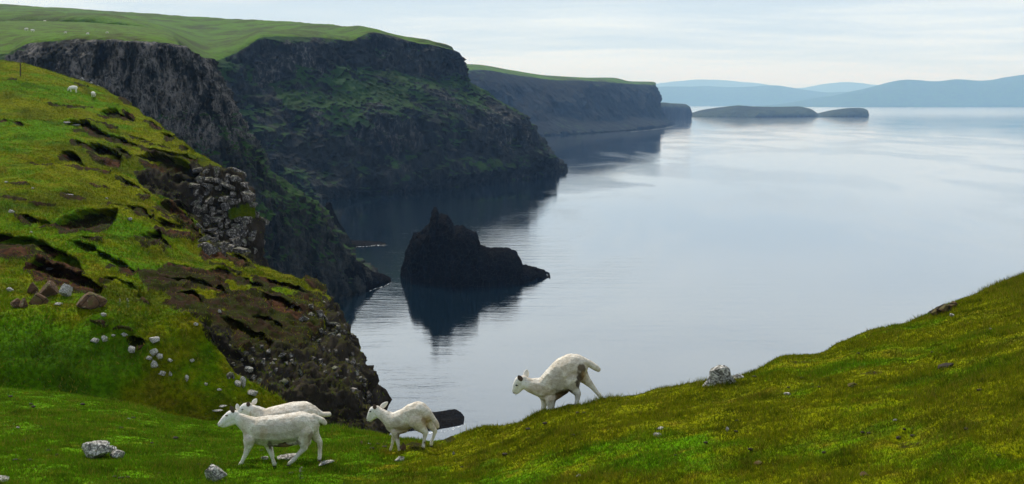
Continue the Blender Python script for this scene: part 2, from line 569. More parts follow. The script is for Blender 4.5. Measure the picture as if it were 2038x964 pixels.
# two-thirds row between mid and crest
rows.append([at(u, cv * 0.62 + mv * 0.38 + 2, math.exp(0.55 * math.log(cd) + 0.45 * math.log(md)))
             for u, cv, mv, cd, md in zip(U, CRV, MIV, CRD, MID)])
crest = [at(u, v, d) for u, v, d in zip(U, CRV, CRD)]
rows.append(crest)
rt = [0 if u < 760 else min(1.0, (u - 760) / 120) for u in U]
rows.append([p + np.array((0.1 * k, 1.6, -0.9 - 0.2 * k)) for p, k in zip(crest, rt)])
rows.append([p + np.array((0.5 * k, 4.0, -3.4 - 0.6 * k)) for p, k in zip(crest, rt)])
rows.append([p + np.array((3 * k, 10.0, -11 - 3 * k)) for p, k in zip(crest, rt)])
rows.append([p + np.array((6 * k, 17.0 + 4 * k, -34.0)) for p, k in zip(crest, rt)])
rows.append([np.array((p[0] + 10 * k, p[1] + 24 + 10 * k, -4.0)) for p, k in zip(crest, rt)])
FG = grid(rows, [6, 8, 8, 16, 46, 66, 66, 14, 14, 12, 10, 6], [16] * 4 + [14] * 16 + [12])
fu0, fv0, fd0 = proj(FG)
n = gnormals(FG)
if n[..., 2].mean() < 0:
    n = -n
near = sstep(FG[..., 1], -2, 6)
hd = 0.10 * fbm(FG * 0.8, 4) + 0.045 * fbm(FG * 3.0, 3) + 0.02 * fbm(FG * 9.0, 2)
late = sstep(np.arange(FG.shape[0])[:, None] / FG.shape[0] * np.ones(FG.shape[:2]), 0.93, 0.97)
hd = hd * (1 + 6 * late)
# mossy hummock and little bare mound near the third sheep
hd += 0.16 * np.exp(-(((fu0 - 725) / 42) ** 2 + ((fv0 - 905) / 14) ** 2))
hd += 0.20 * np.exp(-(((fu0 - 822) / 34) ** 2 + ((fv0 - 905) / 12) ** 2))
hd += 0.10 * np.exp(-(((fu0 - 60) / 60) ** 2 + ((fv0 - 850) / 10) ** 2))
# dents (hoof-worn hollows)
for _ in range(26):
    uu, vv = RNG.uniform(0, 2038), RNG.uniform(700, 960)
    hd -= 0.07 * np.exp(-(((fu0 - uu) / RNG.uniform(15, 40)) ** 2 + ((fv0 - vv) / RNG.uniform(4, 9)) ** 2))
FG[..., 2] += hd * near
fu, fv, fd = proj(FG)
mask = np.zeros(FG.shape[:2] + (4,))
mask[..., 0] = 0.75 * np.exp(-(((fu0 - 825) / 34) ** 2 + ((fv0 - 905) / 10) ** 2))
mask[..., 0] = np.maximum(mask[..., 0], 0.55 * np.exp(-(((fu0 - 1810) / 60) ** 2 + ((fv0 - 880) / 14) ** 2)))
mask[..., 0] = np.maximum(mask[..., 0], 0.62 * np.exp(-(((fu0 - 1735) / 40) ** 2 + ((fv0 - 748) / 7) ** 2)))
mask[..., 0] = np.maximum(mask[..., 0], 0.6 * np.exp(-(((fu0 - 1600) / 50) ** 2 + ((fv0 - 722) / 6) ** 2)))
mask[..., 0] = np.maximum(mask[..., 0], 0.8 * np.exp(-(((fu0 - 892) / 24) ** 2 + ((fv0 - 876) / 9) ** 2)))
mask[..., 0] = np.where(late > 0.01, 0.5, mask[..., 0])
mask[..., 1] = late
lush = 0.5 + 0.75 * sstep(fu0, 900, 500) - 0.25 * sstep(fv0, 860, 780) * sstep(fu0, 500, 0)
lush += 0.55 * np.exp(-(((fu0 - 1950) / 200) ** 2 + ((fv0 - 930) / 45) ** 2)) - 0.25 * sstep(fu0, 900, 1200)
lush += 0.3 * np.exp(-(((fu0 - 1570) / 110) ** 2 + ((fv0 - 785) / 22) ** 2))
lush += 0.5 * fbm(FG * 0.35 + 9, 3)
mask[..., 2] = np.clip(lush, 0, 1.2)
mask[..., 3] = 1
FGo = grid_obj('meadow', FG, M_FORE, mask, flip=not up_facing(FG))
tag(FGo, kind='structure')
FG_MASK = mask

# ------------------------------------------------------------------ hillside (mound, eroded slope, cliff edge)
HR = [
    (43, [(-380, 940), (0, 905), (200, 915), (400, 950), (560, 985), (735, 1010)]),
    (50, [(-380, 900), (0, 862), (200, 872), (400, 905), (560, 935), (745, 965)]),
    (55.6, [(-380, 800), (0, 795), (200, 805), (380, 855), (560, 905), (752, 925)]),
    (57.4, [(-380, 735), (0, 725), (180, 730), (360, 780), (530, 850), (758, 895)]),
    (59.4, [(-380, 670), (0, 658), (170, 655), (370, 690), (535, 805), (760, 868)]),
    (61.5, [(-380, 630), (0, 617), (160, 611), (385, 628), (500, 745), (748, 815)]),
    (66, [(-380, 620), (0, 607), (155, 608), (370, 645), (520, 705), (732, 765)]),
    (74, [(-380, 565), (0, 552), (150, 562), (360, 592), (540, 648), (716, 700)]),
    (84, [(-380, 490), (0, 480), (160, 492), (340, 530), (505, 580), (690, 640)]),
    (94, [(-380, 410), (0, 405), (150, 425), (320, 465), (480, 540), (652, 592)]),
    (108, [(-380, 335), (0, 342), (140, 362), (290, 405), (400, 490), (522, 545)]),
    (119, [(-380, 295), (0, 303), (140, 322), (278, 362), (385, 440), (512, 512)]),
    (126, [(-380, 272), (0, 280), (140, 298), (262, 322), (370, 345), (480, 352)]),
    (142, [(-380, 220), (0, 230), (130, 246), (240, 268), (330, 288), (402, 315)]),
    (160, [(-380, 165), (0, 172), (110, 186), (190, 205), (262, 226), (330, 265)]),
    (178, [(-380, 128), (0, 138), (95, 150), (145, 165), (190, 180), (240, 200)]),
    (188, [(-380, 116), (0, 126), (80, 139), (130, 153), (168, 164), (203, 180)]),
    (203, [(-380, 125), (0, 140), (70, 155), (120, 172), (150, 182), (185, 202)]),
    (240, [(-380, 190), (0, 210), (60, 230), (110, 250), (140, 260), (180, 280)]),
]
net = []
for D, pts in HR:
    row = [at(u, v, D) for u, v in pts]
    e = row[-1]
    far = min(1.0, max(0.0, (D - 100) / 60))
    row.append(e + np.array((0.5, 1.0, -2.5)))
    row.append(e + np.array((2.0, 2.0, -14)))
    row.append(e + np.array((6.0, 3.0, -36)))
    row.append(np.array((e[0] + 12, e[1] + 4, -5.0)))
    net.append(row)
HG = grid(net, [6, 12, 16, 30, 32, 22, 34, 44, 46, 44, 30, 26, 34, 40, 30, 18, 12, 8], [24, 90, 112, 104, 124, 8, 10, 10, 8])
hu, hv, hdp = proj(HG)
n = gnormals(HG)
if n[..., 2].mean() < 0:
    n = -n
warp_u = 5.0 * fbm(HG * 0.35 + 3, 3)
warp_v = 3.2 * fbm(HG * 0.45 + 8, 3) + 1.2 * fbm(HG * 1.3 + 8, 3)
wu, wv = hu + warp_u * 1.2, hv + warp_v * 1.5


def inpoly(u, v, poly):
    c_ = np.zeros(u.shape, bool)
    j = len(poly) - 1
    for i in range(len(poly)):
        xi, yi = poly[i]
        xj, yj = poly[j]
        cond = ((yi > v) != (yj > v)) & (u < (xj - xi) * (v - yi) / (yj - yi + 1e-9) + xi)
        c_ ^= cond
        j = i
    return c_


def polyd(u, v, poly):
    """signed distance to polygon, positive inside"""
    d = np.full(u.shape, 1e9)
    for i in range(len(poly)):
        x0, y0 = poly[i - 1]
        x1, y1 = poly[i]
        L = (x1 - x0) ** 2 + (y1 - y0) ** 2
        t = np.clip(((u - x0) * (x1 - x0) + (v - y0) * (y1 - y0)) / L, 0, 1)
        d = np.minimum(d, np.hypot(u - x0 - t * (x1 - x0), v - y0 - t * (y1 - y0)))
    return np.where(inpoly(u, v, poly), d, -d)


soil = np.zeros(HG.shape[:2])
rock = np.zeros(HG.shape[:2])
push = np.zeros(HG.shape[:2])
lip = np.zeros(HG.shape[:2])
# (line, half width px, soil tail px below)
SCARS = [
    ([(120, 246), (168, 252), (210, 272), (273, 292)], 6, 4),
    ([(198, 231), (229, 230), (263, 242)], 5, 2), ([(227, 213), (241, 221), (266, 239)], 3, 1),
    ([(139, 285), (170, 294)], 4, 3), ([(118, 314), (140, 318), (162, 331)], 9, 8),
    ([(168, 301), (205, 307), (237, 322)], 8, 16), ([(227, 304), (258, 315)], 5, 4),
    ([(277, 296), (316, 308), (361, 317), (393, 322)], 5, 4), ([(268, 316), (300, 322), (361, 334), (408, 344)], 7, 8),
    ([(239, 199), (258, 207)], 3.5, 1), ([(358, 294), (378, 303)], 5, 3), ([(151, 168), (170, 173)], 3, 1),
    ([(322, 271), (342, 277)], 4, 2), ([(228, 360), (260, 374), (292, 394)], 5, 5), ([(120, 389), (168, 399)], 4, 2),
    ([(31, 438), (62, 444), (104, 454)], 4.5, 2), ([(104, 455), (130, 447), (165, 441), (199, 440), (232, 433)], 9, 17),
    ([(213, 410), (249, 427), (300, 440)], 7, 4), ([(294, 447), (342, 464), (400, 470)], 8, 6),
    ([(303, 413), (342, 430), (394, 456)], 9, 12), ([(268, 477), (311, 474), (338, 492)], 7, 14),
    ([(-30, 480), (0, 484), (62, 491), (103, 514), (165, 544)], 12, 22), ([(119, 491), (174, 504), (218, 526), (272, 542)], 8, 9),
    ([(48, 538), (90, 548), (140, 564), (201, 580)], 11, 8), ([(199, 566), (240, 572), (272, 585)], 8, 14),
    ([(334, 528), (382, 537)], 5, 8), ([(396, 503), (436, 520), (494, 531)], 8, 14), ([(262, 590), (292, 606)], 4, 6),
    ([(0, 244), (30, 248), (62, 254)], 2, 0), ([(95, 209), (150, 213), (185, 219)], 2, 0), ([(170, 243), (205, 250), (232, 258)], 2, 0),
    ([(410, 546), (470, 560), (520, 580)], 6, 14), ([(520, 600), (560, 615), (610, 640)], 6, 12),
    ([(430, 640), (480, 660), (540, 690)], 5, 12), ([(405, 660), (432, 684)], 6, 4), ([(600, 560), (650, 585)], 4, 8),
    ([(20, 365), (60, 372)], 1.5, 0), ([(180, 370), (215, 377)], 1.6, 0), ([(300, 290), (335, 295)], 2, 1),
    ([(10, 160), (30, 164)], 1.6, 0), ([(320, 560), (400, 575), (460, 600)], 5, 12), ([(500, 560), (560, 578), (640, 606)], 5, 9),
    ([(300, 395), (345, 412), (380, 428)], 5, 6), ([(60, 410), (110, 418)], 2, 0), ([(150, 478), (200, 486)], 3, 2), ([(255, 270), (300, 284)], 2.5, 1),
    ([(290, 245), (318, 256)], 3, 2), ([(0, 395), (50, 402)], 2, 0), ([(170, 340), (215, 352)], 3, 2), ([(60, 330), (105, 338)], 1.8, 0), ([(345, 350), (390, 362)], 4, 3),
    ([(450, 560), (500, 574)], 5, 6), ([(560, 575), (600, 590)], 5, 5), ([(350, 590), (400, 606)], 6, 6), ([(500, 640), (560, 662)], 5, 6),
    ([(230, 658), (262, 662)], 2.2, 1), ([(185, 645), (212, 650)], 2.4, 1), ([(254, 680), (284, 684)], 6, 9),
]
for line, hw, tail in SCARS:
    lu = np.array([q[0] for q in line], float)
    lv = np.array([q[1] for q in line], float)
    tp = 4 + 0.16 * (lu[-1] - lu[0])
    ends = np.minimum(sstep(wu, lu[0] - 6, lu[0] + tp), sstep(wu, lu[-1] + 6, lu[-1] - tp))
    if lu[0] < 0:
        ends = sstep(wu, lu[-1] + 3, lu[-1] - 7 - hw)
    ln = np.interp(hu, lu, lv)
    dv = wv - ln
    hwe = hw * (0.35 + 0.85 * ends) * (1 + 0.35 * fbm(HG * 0.5 + 40, 2))
    topm = sstep(dv, -hwe, -hwe + 1.6)
    m = topm * (1 - sstep(dv, -hwe * 0.2, hwe * 1.3 + 0.6 * tail)) * np.minimum(1, ends * 1.6)
    depth = hw * hdp / F_PX * (6.0 + 3.0 * ((line[0][0] * 7919 + line[0][1] * 31) % 97) / 97.0)
    push = np.maximum(push, m * depth)
    tl_ = tail * ends
    sm = topm * (1 - sstep(dv, hwe + tl_ * 0.6, hwe + tl_ + 3)) * (ends > 0.04)
    soil = np.maximum(soil, sm)
    lp = np.exp(-((dv + hwe + 3) / 3.0) ** 2) * ends
    lip = np.maximum(lip, lp * hw * hdp / F_PX * 0.6)
SOILP = [
    ([(270, 545), (330, 525), (400, 540), (470, 552), (560, 590), (640, 625), (660, 690), (560, 715), (480, 690), (400, 640), (300, 605)], 1.0),
    ([(0, 497), (60, 503), (120, 520), (125, 532), (60, 528), (0, 520)], 1.0),
    ([(395, 470), (500, 528), (520, 548), (450, 545), (400, 510)], 0.9),
    ([(580, 565), (652, 592), (668, 640), (640, 640), (560, 590)], 0.8),
]
for poly, k in SOILP:
    soil = np.maximum(soil, 0.78 * k * sstep(polyd(wu, wv, poly), -4, 6))
ROCKP = [
    ([(262, 338), (330, 332), (400, 325), (485, 338), (525, 420), (520, 535), (450, 512), (400, 470), (385, 440), (330, 400), (290, 385)], 1.0),
    ([(640, 590), (668, 600), (730, 690), (745, 780), (775, 870), (640, 860), (560, 790), (500, 760), (450, 690), (520, 690), (600, 690), (650, 650)], 1.0),
    ([(390, 632), (460, 660), (500, 720), (560, 790), (520, 770), (470, 740), (440, 700), (400, 660)], 0.8),
]
for poly, k in ROCKP:
    rock = np.maximum(rock, k * sstep(polyd(wu, wv, poly), -5, 7))
# cliff edge columns are rock
cidx = np.arange(HG.shape[1])[None, :] * np.ones(HG.shape[:2])
edge_c = 24 + 90 + 112 + 104 + 124
beyond = sstep(cidx, edge_c - 14, edge_c + 1)
rock = np.maximum(rock, 0.75 * sstep(cidx, edge_c - 9, edge_c - 2) * (0.5 + 0.8 * (hdp < 130)))
rock = np.maximum(rock, (cidx > edge_c) * 1.0)
# green shelves left inside the bare ground
shelf = fbm(np.stack([HG[..., 0] * 0.16, HG[..., 1] * 0.16, HG[..., 2] * 0.55], -1) + 77, 3)
bare = np.maximum(soil, rock)
green_in = sstep(shelf, 0.12, 0.26) * (bare > 0.3) * (1 - 0.85 * (rock > 0.5) * sstep(hv, 600, 560)) * (1 - 0.8 * sstep(hu, 560, 640) * sstep(hv, 560, 620))
green_in = np.maximum(green_in, sstep(polyd(wu, wv, [(450, 412), (505, 405), (512, 425), (500, 436), (455, 432)]), -3, 3))
# terracettes: steps running along the slope
ter = HG[..., 2] + 0.10 * HG[..., 0] + 0.9 * fbm(HG * 0.08 + 5, 2)
ph = (ter / 1.25) % 1.0
stepz = (sstep(ph, 0.0, 0.35) - ph) * 0.55
z0 = HG[..., 2].copy()
slopezone = sstep(HG[..., 1], 60, 72) * (1 - beyond)
HG[..., 2] += stepz * slopezone * (1 - rock) * (0.35 + 0.8 * sstep(fbm(HG * 0.05 + 2, 2), -0.1, 0.3))
HG[..., 2] += 0.45 * fbm(HG * 0.11 + 1, 4) * sstep(HG[..., 1], 40, 70) + (0.22 * fbm(HG * 0.7, 3) + 0.07 * fbm(HG * 2.1, 2)) * sstep(HG[..., 1], 40, 58)
HG[..., 2] += lip
# rough broken relief on rock and soil
rr = ridged(np.stack([HG[..., 0] * 0.42, HG[..., 1] * 0.42, HG[..., 2] * 0.24], -1), 5)
rr = rr * (1 - 0.75 * sstep(cidx, edge_c - 40, edge_c - 10)) + 0.9 * fbm(HG * 0.28 + 71, 5) * sstep(cidx, edge_c - 40, edge_c - 10)
blk = fbm(HG * 1.1 + 50, 3)
q_ = fbm(np.stack([HG[..., 0] * 0.33, HG[..., 1] * 0.33, HG[..., 2] * 0.22], -1) + 90, 3) * 7
blocky = np.floor(q_) + sstep(q_ - np.floor(q_), 0.75, 1.0)
HG += n * (rock * (rr * 0.9 - 0.5 + blk * 0.6 + 0.8 * fbm(HG * 0.16 + 33, 3) + 0.14 * blocky * (1 - sstep(cidx, edge_c - 40, edge_c - 10))) * (1 - 0.7 * green_in))[..., None]
HG += n * (soil * (1 - rock) * (0.55 * ridged(np.stack([HG[..., 0] * 0.35, HG[..., 1] * 0.5, HG[..., 2] * 0.9], -1) + 9, 4) + 0.25 * fbm(HG * 1.4, 3)))[..., None]
HG[..., 1] += push * 0.95
HG[..., 2] -= push * 0.30
# bigger relief on the hidden seaward face
HG += n * ((cidx > edge_c + 3) * 1.8 * rr)[..., None]
mask = np.zeros(HG.shape[:2] + (4,))
keep = 1 - 0.85 * green_in
mask[..., 0] = soil * keep
mask[..., 1] = rock * keep
lush = 0.55 + 0.5 * fbm(HG * 0.06 + 4, 3) - 0.25 * sstep(hu, 250, 450) * sstep(hv, 200, 300)
lush += 0.9 * np.exp(-(((hu - 60) / 190) ** 2 + ((hv - 720) / 70) ** 2))
mask[..., 2] = np.clip(lush, 0, 1.6)
sward_shade = np.exp(-(((hu - 90) / 260) ** 2 + ((hv - 715) / 62) ** 2) * 1.2) * (0.75 + 0.8 * fbm(HG * 0.25 + 14, 3))  # darker grass plus the mound's slope shade, painted into the turf colour
sward_shade = np.maximum(sward_shade, 0.8 * sstep(fbm(HG * 0.09 + 31, 4), 0.12, 0.4))
sward_shade = sward_shade * 0.72
sward_shade = np.maximum(sward_shade, 0.75 * sstep(polyd(wu, wv, [(450, 412), (505, 405), (512, 425), (500, 436), (455, 432)]), -6, 0))
mask[..., 3] = np.clip(sward_shade, 0, 1)
H_MASK = mask
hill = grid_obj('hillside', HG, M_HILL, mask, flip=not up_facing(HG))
tag(hill, kind='structure')
_fu = {}


def pick(name, G, u, v, r=4.0):
    """front-most surface point of a patch at photograph pixel (u, v)"""
    if name not in _fu:
        _fu[name] = [q.ravel() for q in proj(G)] + [G.reshape(-1, 3)]
    pu, pv_, pd, P = _fu[name]
    for k in (1, 2, 4, 8, 16):
        s = np.nonzero((np.abs(pu - u) < r * k) & (np.abs(pv_ - v) < r * k) & (P[:, 1] > 2))[0]
        if len(s):
            break
    dmin = pd[s].min()
    s = s[pd[s] < dmin * 1.06 + 0.3]
    j = s[np.argmin((pu[s] - u) ** 2 + (pv_[s] - v) ** 2)]
    return P[j].copy()


# ------------------------------------------------------------------ spur cliff (left, about 420 m)
SC = [  # columns: list of 9 points from plateau back to the sea
    [(-420, 42, 1000), (-420, 50, 760), (-420, 75, 520), (-420, 100, 430), (-415, 170, 415), (-410, 260, 405), (-400, 350, 395), (-390, 450, 380), (-380, 560, 350), None],
    [(0, 42, 1000), (0, 46, 760), (0, 66, 520), (0, 108, 430), (8, 170, 415), (20, 260, 405), (40, 350, 395), (60, 450, 380), (90, 560, 350), None],
    [(60, 42, 1000), (60, 46, 760), (60, 66, 520), (56, 88, 425), (62, 160, 412), (80, 240, 405), (110, 340, 395), (150, 440, 385), (200, 560, 365), None],
    [(150, 44, 1000), (150, 48, 760), (150, 66, 520), (150, 79, 420), (162, 160, 410), (190, 240, 405), (240, 340, 400), (300, 440, 392), (360, 560, 380), None],
    [(250, 50, 1000), (250, 56, 760), (250, 70, 520), (250, 81, 418), (266, 165, 412), (305, 265, 408), (355, 360, 405), (420, 460, 403), (490, 560, 405), None],
    [(330, 62, 1000), (330, 68, 760), (328, 76, 520), (325, 85, 420), (352, 165, 418), (395, 262, 418), (450, 350, 420), (520, 440, 425), (600, 540, 436), None],
    [(360, 100, 900), (360, 98, 700), (360, 96, 520), (366, 97, 428), (402, 165, 430), (440, 255, 432), (488, 335, 438), (575, 420, 446), (655, 520, 458), None],
    [(370, 125, 800), (372, 118, 640), (378, 108, 520), (384, 108, 440), (422, 170, 442), (462, 252, 446), (510, 325, 454), (605, 405, 468), (690, 515, 476), None],
    [(372, 140, 760), (376, 130, 620), (384, 116, 530), (392, 118, 470), (425, 180, 480), (462, 262, 490), (508, 335, 500), (590, 415, 520), (672, 505, 545), None],
    [(360, 200, 760), (365, 180, 640), (370, 150, 570), (375, 150, 540), (400, 220, 560), (435, 300, 580), (470, 360, 590), (540, 430, 610), (620, 480, 630), None],
]
BASE = [(-380, 700), (130, 700), (260, 680), (440, 660), (560, 625), (650, 598), (700, 575), (728, 562), (700, 520), (640, 492)]
net = []
for cpts, bs_ in zip(SC, BASE):
    col = [at(*q) for q in cpts[:-1]]
    b0 = sea(*bs_)
    b0[2] = 0.5
    col.append(b0)
    b1 = b0.copy()
    b1[2] = -10
    b1[1] -= 3
    col.append(b1)
    net.append(col)
net = np.swapaxes(np.array(net), 0, 1)
DG = grid(net, [8, 14, 40, 46, 56, 56, 48, 44, 36, 6], [20, 26, 50, 56, 60, 40, 26, 16, 12])
n = gnormals(DG)
if n[..., 2].mean() < 0:
    n = -n
du_, dv_, dd_ = proj(DG)
steep = sstep(n[..., 2], 0.85, 0.6)
ridx = np.arange(DG.shape[0])[:, None] * np.ones(DG.shape[:2])
col = np.stack([DG[..., 0] / 9, DG[..., 1] / 9, DG[..., 2] / 34], -1)
col2 = np.stack([DG[..., 0] / 3, DG[..., 1] / 3, DG[..., 2] / 9], -1)
amt = 6 * ridged(np.stack([DG[..., 0] / 28 + DG[..., 2] / 120, DG[..., 1] / 28, DG[..., 2] / 200], -1) + 8, 2) + 5.5 * ridged(col, 4) + 2.4 * ridged(col2, 3) + 4 * fbm(DG / 26 + 3, 3) + 0.9 * ridged(DG / 1.7, 2)
amt -= amt.mean() * 0.4
edge_fade = sstep(ridx, 58, 72)
H0 = n.copy()
H0[..., 2] *= 0.3
DG += H0 * (amt * steep * edge_fade)[..., None]
# strata: ledges
led = DG[..., 2] / 7.5 + 0.6 * fbm(DG / 30 + 11, 2)
DG[..., 2] += steep * edge_fade * 1.8 * (sstep(led % 1, 0.15, 0.85) - led % 1)
DG[..., 2] += (1 - steep) * (1.2 * fbm(DG / 22, 3) + 0.5 * fbm(DG / 5, 3))
mask = np.zeros(DG.shape[:2] + (4,))
# R raises or lowers the green cover, G = plateau pasture
mask[..., 0] = 0.30 + 0.25 * sstep(du_, 300, 500) * sstep(dv_, 150, 250)
mask[..., 0] -= 0.45 * sstep(dv_, 75, 95) * sstep(dv_, 260, 180) * sstep(du_, 40, 70)
plat = sstep(ridx, 66, 60)
mask[..., 0] = np.where(plat > 0.5, 1.0, mask[..., 0])
mask[..., 0] -= 0.5 * sstep(dv_, 470, 560)
mask[..., 1] = plat
mask[..., 2] = 0.12 + 0.88 * sstep(dv_, 330, 250)
mask[..., 3] = 1
spur = grid_obj('spur_cliff', DG, M_SPUR, mask, flip=not up_facing(DG))
tag(spur, kind='structure')

# ------------------------------------------------------------------ great headland (900 - 1300 m)
# columns: skyline, clifftop, band1 foot, mid slope, band2 top, band2 foot, ledge, sea
EC = [
    [(-420, 8, 2100), (-420, 40, 1100), (-380, 150, 1000), (-350, 240, 960), (-320, 300, 940), (-300, 350, 930), (-280, 380, 920), (-260, 392)],
    [(0, 14, 2000), (0, 40, 1000), (60, 150, 960), (100, 240, 940), (130, 300, 930), (160, 350, 920), (200, 385, 910), (230, 402)],
    [(125, 22, 1950), (200, 44, 960), (220, 150, 940), (260, 240, 920), (290, 300, 910), (330, 350, 900), (370, 388, 895), (400, 402)],
    [(300, 33, 1900), (330, 72, 940), (360, 150, 930), (400, 240, 915), (440, 300, 905), (480, 350, 900), (520, 385, 890), (560, 402)],
    [(430, 40, 1800), (415, 118, 960), (440, 180, 940), (485, 250, 925), (530, 305, 915), (580, 350, 905), (615, 385, 900), (640, 400)],
    [(490, 43, 1750), (470, 100, 1010), (500, 190, 975), (545, 250, 955), (590, 300, 945), (640, 345, 935), (680, 375, 930), (705, 390)],
    [(560, 47, 1650), (530, 70, 1050), (560, 170, 1010), (620, 225, 985), (670, 270, 975), (720, 325, 965), (755, 365, 958), (780, 384)],
    [(640, 51, 1550), (610, 70, 1080), (640, 150, 1040), (705, 205, 1020), (745, 230, 1010), (800, 310, 1000), (835, 355, 992), (855, 378)],
    [(700, 55, 1450), (690, 78, 1110), (715, 145, 1080), (775, 195, 1060), (815, 215, 1050), (870, 300, 1040), (905, 345, 1030), (925, 370)],
    [(736, 57, 1300), (745, 66, 1170), (775, 145, 1130), (835, 190, 1110), (885, 232, 1095), (930, 300, 1085), (965, 338, 1075), (985, 363)],
    [(800, 71, 1260), (815, 80, 1200), (835, 146, 1170), (890, 190, 1150), (950, 240, 1135), (985, 300, 1125), (1015, 332, 1115), (1035, 357)],
    [(855, 80, 1250), (870, 90, 1225), (880, 150, 1200), (925, 190, 1185), (1000, 243, 1165), (1030, 290, 1160), (1060, 322, 1150), (1080, 351)],
    [(895, 92, 1260), (915, 106, 1245), (925, 155, 1225), (965, 190, 1215), (1045, 240, 1200), (1075, 290, 1195), (1100, 312, 1190), (1115, 347)],
    [(898, 100, 1300), (922, 118, 1280), (930, 152, 1275), (975, 190, 1270), (1062, 236, 1260), (1092, 285, 1255), (1106, 305, 1250), (1128, 343)],
    [(880, 115, 1360), (905, 130, 1370), (920, 165, 1370), (960, 200, 1380), (1040, 243, 1390), (1075, 285, 1390), (1095, 305, 1400), (1108, 334)],
    [(820, 150, 1550), (840, 165, 1560), (860, 190, 1570), (900, 220, 1580), (960, 250, 1600), (1000, 285, 1600), (1020, 300, 1620), (1030, 322)],
]
net = []
for cpts in EC:
    sky_p = at(*cpts[0])
    back = sky_p + np.array((-60, 500, -25.0))
    mid = 0.5 * (sky_p + at(*cpts[1])) + np.array((0, 0, -1.5))
    b0 = sea(*cpts[-1])
    b0[2] = 0.5
    b1 = b0 + np.array((0, -6, -20))
    net.append([back, sky_p, mid] + [at(*q) for q in cpts[1:-1]] + [b0, b1])
net = np.swapaxes(np.array(net), 0, 1)
EG = grid(net, [6, 14, 16, 60, 46, 36, 52, 36, 26, 5], [8, 14, 20, 30, 34, 34, 46, 46, 46, 46, 46, 46, 34, 14, 8])
n = gnormals(EG)
if n[..., 2].mean() < 0:
    n = -n
eu, ev, ed = proj(EG)
steep = sstep(n[..., 2], 0.9, 0.65)
ridx = np.arange(EG.shape[0])[:, None] * np.ones(EG.shape[:2])
col = np.stack([EG[..., 0] / 30, EG[..., 1] / 30, EG[..., 2] / 130], -1)
col2 = np.stack([EG[..., 0] / 9, EG[..., 1] / 9, EG[..., 2] / 40], -1)
gul = ridged(np.stack([EG[..., 0] / 75 + EG[..., 2] / 260, EG[..., 1] / 75, EG[..., 2] / 500], -1) + 4, 2)
amt = 14 * gul + 10 * ridged(col, 3) + 9.5 * (ridged(col2, 3) ** 2) * np.sign(ridged(col2, 3)) + 9 * fbm(EG / 60 + 3, 4)
amt -= amt.mean() * 1.2
fade = sstep(ridx, 36, 50)
H0 = n.copy()
H0[..., 2] *= 0.15
EG += H0 * (amt * np.maximum(steep, 0.75) * fade)[..., None]
led = EG[..., 2] / 17.0 + 1.6 * fbm(EG / 80 + 21, 3)
EG[..., 2] += steep * fade * 8.0 * (sstep(led % 1, 0.3, 0.9) - led % 1) * 0.8
EG[..., 2] += (1 - steep) * (3.0 * fbm(EG / 70, 3) + 0.9 * fbm(EG / 14, 3))
mask = np.zeros(EG.shape[:2] + (4,))
mask[..., 0] = 0.34 + 0.6 * fbm(EG / 45 + 60, 3)
mask[..., 0] += 0.42 * np.exp(-((ridx - 118) / 26.0) ** 2) * sstep(eu, 600, 760)
mask[..., 0] -= 0.35 * sstep(ridx, 34, 42) * sstep(ridx, 92, 84) * sstep(eu, 500, 560)
mask[..., 0] -= 0.3 * np.exp(-((ridx - 208) / 20.0) ** 2)
mask[..., 0] += 0.3 * sstep(eu, 560, 380)
plat = sstep(ridx, 42, 35)
cidx_e = np.arange(EG.shape[1])[None, :] * np.ones(EG.shape[:2])
mask[..., 0] += 0.55 * pnoise(np.stack([EG[..., 2] / 13.0 + 1.2 * fbm(EG / 110, 2), EG[..., 0] / 140, EG[..., 1] / 140], -1)) * (1 - plat)
mask[..., 0] += 0.75 * fbm(np.stack([cidx_e / 15.0 + ridx / 60.0, ridx / 85.0, 0 * ridx + 5.5], -1), 4) * (1 - plat)
mask[..., 0] = np.where(plat > 0.5, 1.0, mask[..., 0])
mask[..., 1] = plat
mask[..., 2] = np.clip(0.5 + 1.5 * fbm(EG / 90 + 15, 2), 0, 1)
mask[..., 3] = 1
headland = grid_obj('headland', EG, M_HEAD, mask, flip=not up_facing(EG))
tag(headland, kind='structure')

# ------------------------------------------------------------------ far headland (3 - 4 km)
FC = [
    ([(830, 130, 5200), (850, 140, 3600), (880, 200, 3300), (900, 240, 3100)], (920, 275)),
    ([(930, 131, 4900), (960, 140, 3600), (990, 200, 3300), (1010, 240, 3150)], (1040, 272)),
    ([(1000, 141, 4700), (1040, 152, 3700), (1075, 200, 3400), (1100, 240, 3200)], (1130, 268)),
    ([(1080, 152, 4600), (1110, 160, 3750), (1140, 200, 3500), (1160, 240, 3350)], (1190, 264)),
    ([(1150, 156, 4500), (1180, 162, 3800), (1195, 200, 3600), (1215, 240, 3450)], (1245, 260)),
    ([(1215, 156, 4450), (1225, 166, 3850), (1240, 200, 3700), (1260, 235, 3600)], (1290, 256)),
    ([(1245, 163, 4400), (1262, 168, 3950), (1280, 200, 3850), (1295, 232, 3800)], (1318, 252)),
    ([(1292, 164, 4300), (1300, 170, 4050), (1308, 200, 4000), (1320, 232, 3950)], (1336, 249)),
    ([(1290, 166, 4500), (1302, 176, 4300), (1310, 205, 4250), (1322, 232, 4250)], (1334, 246)),
    ([(1240, 185, 5000), (1250, 190, 5000), (1260, 210, 5000), (1280, 230, 5000)], (1290, 238)),
]
net = []
